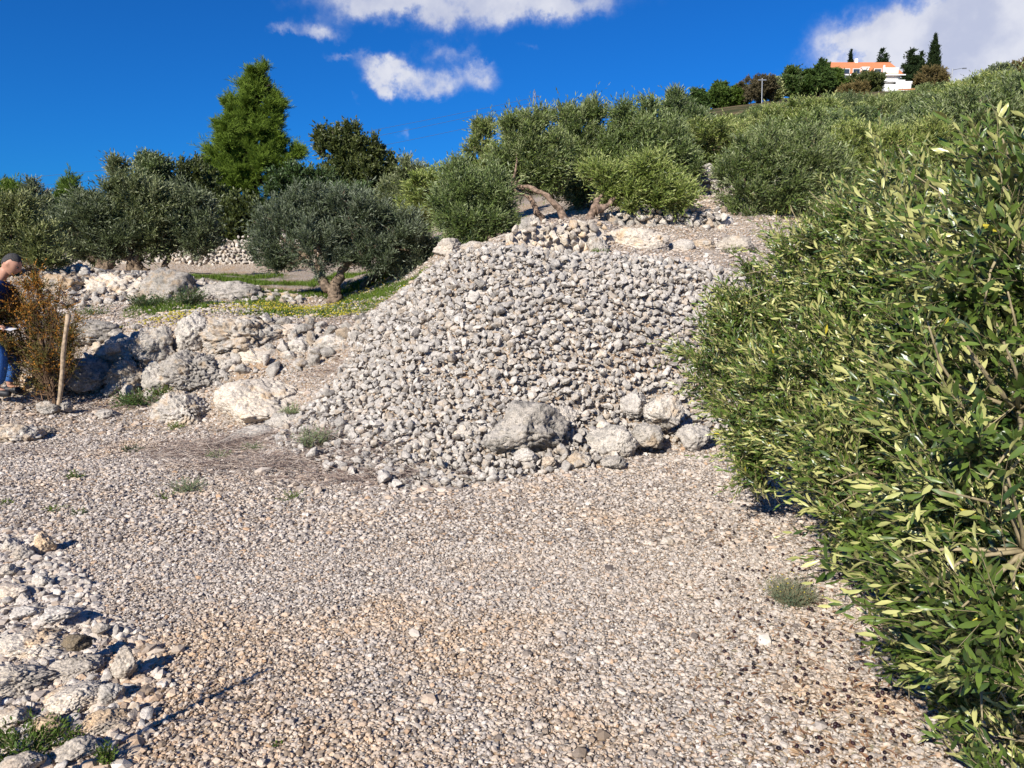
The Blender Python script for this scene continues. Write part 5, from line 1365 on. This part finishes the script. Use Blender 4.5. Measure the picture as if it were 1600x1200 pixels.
zrel = P_[:, 2]; isr = (zrel + g.normal(0, .22, len(P_)) > at(60, 500, 9.3)[2]) ^ (g.random(len(P_)) < .25)
fl = np.repeat(isr, 13 * len(LEAFN[0]) if False else 13 * 4)
fm = fl[f[:, 0]]
def sub(v, f, rn, msk):
    f2 = f[msk]; u, inv = np.unique(f2, return_inverse=True); return v[u], inv.reshape(f2.shape), rn[u]
for nm, mk, ms in (('rusty_foliage', 'rust_leaf', fm), ('green_foliage', 'olivebrown_leaf', ~fm)):
    a_, b_, r_ = sub(v, f, rn, ms); link(nm, mesh_np(nm, a_ - c, b_, M[mk], attrs={'rnd': r_}), t)
M['shrubtwig'] = simple('brown twig', (.16, .10, .06), .8, 30, .3, .2, .1)
tb = [tube(spline([c - [0, 0, .1], c + [-.02, 0, .4], c + [-.12, 0, .9], lbs[7][0], lbs[8][0]], 16), np.linspace(.022, .004, 16)[:len(spline([c - [0, 0, .1], c + [-.02, 0, .4], c + [-.12, 0, .9], lbs[7][0], lbs[8][0]], 16))], 6)]
for l, r_ in lbs:
    for _ in range(7):
        e = l + unit(g.normal(size=3) + [0, 0, .4]) * r_ * .95; s0 = c + [g.normal(0, .03) - .05, g.normal(0, .03), g.uniform(.15, .8) * min(1, (l[2] - c[2]))]
        tb.append(tube(spline([s0, (s0 + e) / 2 - [0, 0, .06], e], 7), np.linspace(.008, .002, len(spline([s0, s0, e], 7))), 4))
tv, tf = merge(tb + [st]); link('branches', mesh_np('branches', tv - c, tf, M['shrubtwig']), t)
M['stake'] = simple('weathered stake wood', (.36, .27, .18), .85, 22, .35, .6, .1)
s0 = at(86, 645, 9.05); s0[2] = H1(s0[0], s0[1]) - .12; s1 = at(107, 491, 9.0)
sp = spline([s0, s0 * .65 + s1 * .35 + [.012, 0, 0], s0 * .3 + s1 * .7 - [.008, 0, 0], s1], 14)
v, f = tube(sp, .026 + .003 * np.sin(np.arange(len(sp)) * 1.9), 9)
tag(link('stake', mesh_np('stake', v - s0, f, M['stake'], smooth=True), loc=s0), 'leaning weathered wooden stake in front of the rust coloured shrub', 'stake')
# ------------------------------------------------------------------ person at the left edge
def skinned(name, nodes, edges, mt, parent=None, root=0, subs=2, loc=None):
    """nodes: list of (x, y, z, r) or (x, y, z, rx, ry); grown with a Skin modifier, then smoothed"""
    me = bpy.data.meshes.new(name); me.from_pydata([n[:3] for n in nodes], edges, [])
    o = bpy.data.objects.new(name, me); COL.objects.link(o)
    sk = o.modifiers.new('skin', 'SKIN'); sk.use_smooth_shade = True
    if not me.skin_vertices: bpy.context.view_layer.objects.active = o
    lay = me.skin_vertices[0].data if me.skin_vertices else None
    for i, n in enumerate(nodes):
        lay[i].radius = (n[3], n[4] if len(n) > 4 else n[3]); lay[i].use_root = (i == root)
    ss_ = o.modifiers.new('smooth', 'SUBSURF'); ss_.levels = subs; ss_.render_levels = subs
    me.materials.append(M[mt])
    dg = bpy.context.evaluated_depsgraph_get(); me2 = bpy.data.meshes.new_from_object(o.evaluated_get(dg))
    o.modifiers.clear(); o.data = me2; me2.name = name
    for p in me2.polygons: p.use_smooth = True
    if parent: o.parent = parent
    return o
M['skin'] = simple('bare skin', (.46, .24, .16), .55, 20, .12, .05, .3)  # one skin tone, slightly varied by noise
M['navy'] = simple('navy jacket cloth', (.022, .045, .14), .8, 60, .3, .3, .1)
M['jeans'] = simple('blue denim', (.045, .13, .36), .85, 80, .25, .3, .1)
M['hair'] = simple('short grey hair', (.05, .047, .045), .8, 90, .5, .6, .2)
M['shoe'] = simple('black shoe', (.02, .02, .022), .5, 20, .2, .1)
M['paper'] = simple('white paper', (.80, .81, .84), .7, 20, .03, 0)
pz = at(0, 598, 9.2)[2]; px0 = at(0, 598, 9.2)[0]
pb = np.array([px0, 9.2, min(pz, H1(px0, 9.2) + .01)])
man = empty('person', pb, 'man in navy jacket and blue jeans bending forward behind the rust coloured shrub', 'person')
k = 1.0
body_n = [(-.16, 0, .84, .09), (-.08, 0, 1.0, .08), (.03, 0, 1.17, .08), (.11, 0, 1.27, .05), (.155, 0, 1.335, .055), (.20, 0, 1.39, .075),
          (-.15, .10, .80, .055), (.10, .12, .45, .042), (.02, .12, .09, .035), (.13, .12, .05, .025),
          (-.15, -.10, .80, .055), (.12, -.12, .46, .042), (.04, -.12, .09, .035), (.15, -.12, .05, .025),
          (.04, .17, 1.19, .04), (-.02, .24, .97, .032), (.05, .17, .79, .028), (.10, .14, .77, .028),
          (.04, -.17, 1.19, .04), (.0, -.24, .97, .032), (.07, -.15, .80, .028), (.12, -.12, .78, .028)]
body_e = [(0, 1), (1, 2), (2, 3), (3, 4), (4, 5), (0, 6), (6, 7), (7, 8), (8, 9), (0, 10), (10, 11), (11, 12), (12, 13), (2, 14), (14, 15), (15, 16), (16, 17), (2, 18), (18, 19), (19, 20), (20, 21)]
bo = skinned('body', body_n, body_e, 'skin', man)
# head and fingers are merged into the same body mesh
v, f = ico(4)
hd = v.copy(); hd[:, 0] *= .095; hd[:, 1] *= .076; hd[:, 2] *= .118
u = unit(v)
hd[:, 0] += .030 * np.exp(-((u[:, 1] / .16) ** 2 + ((u[:, 2] + .12) / .22) ** 2)) * (u[:, 0] > 0)          # nose
hd[:, 0] += .010 * np.exp(-((u[:, 1] / .35) ** 2 + ((u[:, 2] - .28) / .10) ** 2)) * (u[:, 0] > 0)          # brow
hd[:, 0] -= .010 * np.exp(-(((np.abs(u[:, 1]) - .36) / .14) ** 2 + ((u[:, 2] - .10) / .10) ** 2)) * (u[:, 0] > 0)  # eye sockets
hd[:, 0] += .010 * np.exp(-((u[:, 1] / .28) ** 2 + ((u[:, 2] + .50) / .07) ** 2)) * (u[:, 0] > 0)          # lips
hd[:, 0] += .014 * np.exp(-((u[:, 1] / .3) ** 2 + ((u[:, 2] + .85) / .18) ** 2)) * (u[:, 0] > 0)           # chin
hd[:, 1] *= 1 - .22 * np.clip(-u[:, 2], 0, 1)
hd[:, 1] += np.sign(u[:, 1]) * .016 * np.exp(-(((u[:, 0] + .05) / .16) ** 2 + ((u[:, 2] - .02) / .24) ** 2)) * (np.abs(u[:, 1]) > .8)  # ears
ta = R(32)
Rt = np.array([[math.cos(ta), 0, math.sin(ta)], [0, 1, 0], [-math.sin(ta), 0, math.cos(ta)]])
hc = np.array([.245, 0, 1.425])
bits = [(hd @ Rt.T + hc, f)]
for s in (1, -1):
    w0 = np.array(body_n[17 if s > 0 else 21][:3])
    for q in range(4):
        L_ = (.070, .078, .073, .058)[q]; o0 = w0 + np.array([.015, (q - 1.5) * .019, -.002])
        pts = [o0, o0 + [L_ * .45, 0, -.012], o0 + [L_ * .75, 0, -.035], o0 + [L_ * .8, 0, -.058]]
        bits.append(tube(spline(pts, 9), np.linspace(.0095, .007, len(spline(pts, 9))), 7))
    pts = [w0 + [-.01, -s * .02, 0], w0 + [.02, -s * .045, -.012], w0 + [.045, -s * .045, -.03]]
    bits.append(tube(spline(pts, 8), np.linspace(.011, .008, len(spline(pts, 8))), 7))
bv, bf = merge(bits)
bm = bmesh.new(); bm.from_mesh(bo.data)
vs = [bm.verts.new(x_) for x_ in bv]
for t_ in bf:
    ff = bm.faces.new([vs[i] for i in t_]); ff.smooth = True
bm.to_mesh(bo.data); bm.free()
# hair: cap over the crown and back of the head
hl = .07 * perlin(v * 7)
hm = (u[:, 2] > .42 + hl - 1.0 * np.clip(-u[:, 0] + .15, 0, .8)) | (u[:, 2] > .72 + hl)
hv = v.copy() * np.array([.098, .079, .121]) * (1 + .03 * perlin(v * 16))[:, None]; hv[:, 0] -= .006; hv[:, 2] += .004
fm_ = hm[f].all(1)
link('hair', mesh_np('hair', hv @ Rt.T + hc, f[fm_], M['hair'], smooth=True), man)
ev, ef = ico(2)
for s in (1, -1): link('eye', mesh_np('eye', (ev * .011 + np.array([.083, s * .028, .012])) @ Rt.T + hc, ef, M['shoe'], smooth=True), man)
jn = [(-.17, 0, .80, .17), (-.09, 0, .97, .16), (.01, 0, 1.12, .18), (.08, 0, 1.23, .13), (.12, 0, 1.29, .085),
      (.05, .18, 1.19, .095), (-.02, .25, .97, .078), (.07, .165, .785, .055), (.05, -.18, 1.19, .095), (.0, -.25, .97, .078), (.09, -.14, .795, .055)]
skinned('jacket', jn, [(0, 1), (1, 2), (2, 3), (3, 4), (2, 5), (5, 6), (6, 7), (2, 8), (8, 9), (9, 10)], 'navy', man)
tn = [(-.17, 0, .82, .15), (-.15, .11, .76, .12), (.10, .125, .45, .095), (.02, .125, .12, .08), (-.15, -.11, .76, .12), (.12, -.125, .46, .095), (.04, -.125, .12, .08)]
skinned('trousers', tn, [(0, 1), (1, 2), (2, 3), (0, 4), (4, 5), (5, 6)], 'jeans', man)
for s, x_ in ((1, 0.0), (-1, .02)):
    skinned('shoe', [(x_ - .04, s * .12, .05, .048), (x_ + .06, s * .12, .05, .048), (x_ + .17, s * .12, .035, .036)], [(0, 1), (1, 2)], 'shoe', man)
man.scale = (1.1, 1.1, 1.1)
gxx, gyy = np.meshgrid(np.linspace(-.11, .11, 8), np.linspace(-.15, .15, 10)); 
pvz = .02 * np.sin(gxx * 14) + .01 * np.cos(gyy * 12)
pv = np.c_[gxx.ravel() + .15, gyy.ravel(), (pvz.ravel() - gxx.ravel() * .35) + .745]
ii = (np.arange(9)[:, None] * 8 + np.arange(7)[None]).ravel()
pf = np.stack([ii, ii + 1, ii + 9, ii + 8], 1)
pv2 = pv - [0, 0, .0012]; 
pp = mesh_np('paper', np.concatenate([pv, pv2]) * 1.1, np.concatenate([pf, pf[:, ::-1] + len(pv)]), M['paper'], smooth=True)
tag(link('paper', pp, loc=pb), 'white sheet of paper held by the man in the navy jacket', 'paper')
# thin sapling just outside the view; only its shadow falls on the gravel
sb = np.array([-1.89, 1.60, 0.0]); sbz = H1(sb[0], sb[1]); sb[2] = sbz
sp_ = empty('sapling', sb, 'thin bare sapling beyond the left edge whose shadow crosses the foreground gravel', 'sapling')
g = np.random.default_rng(5)
tb = [tube(spline([sb - [0, 0, .1], sb + [.02, .0, .35], sb + [-.02, .02, .7], sb + [.01, 0, 1.02]], 14), np.linspace(.024, .010, len(spline([sb, sb, sb, sb], 14))), 7)]
for q in range(9):
    s0 = sb + [0, .01, .45 + q * .06]; e = s0 + np.array([g.normal(0, .2), g.normal(0, .2), .22])
    tb.append(tube(spline([s0, (s0 + e) / 2 - [0, 0, .03], e], 6), [.007, .006, .005, .004, .003, .002][:len(spline([s0, s0, e], 6))], 5))
tv, tf = merge(tb); link('trunk', mesh_np('trunk', tv - sb, tf, M['bark'], smooth=True), sp_)
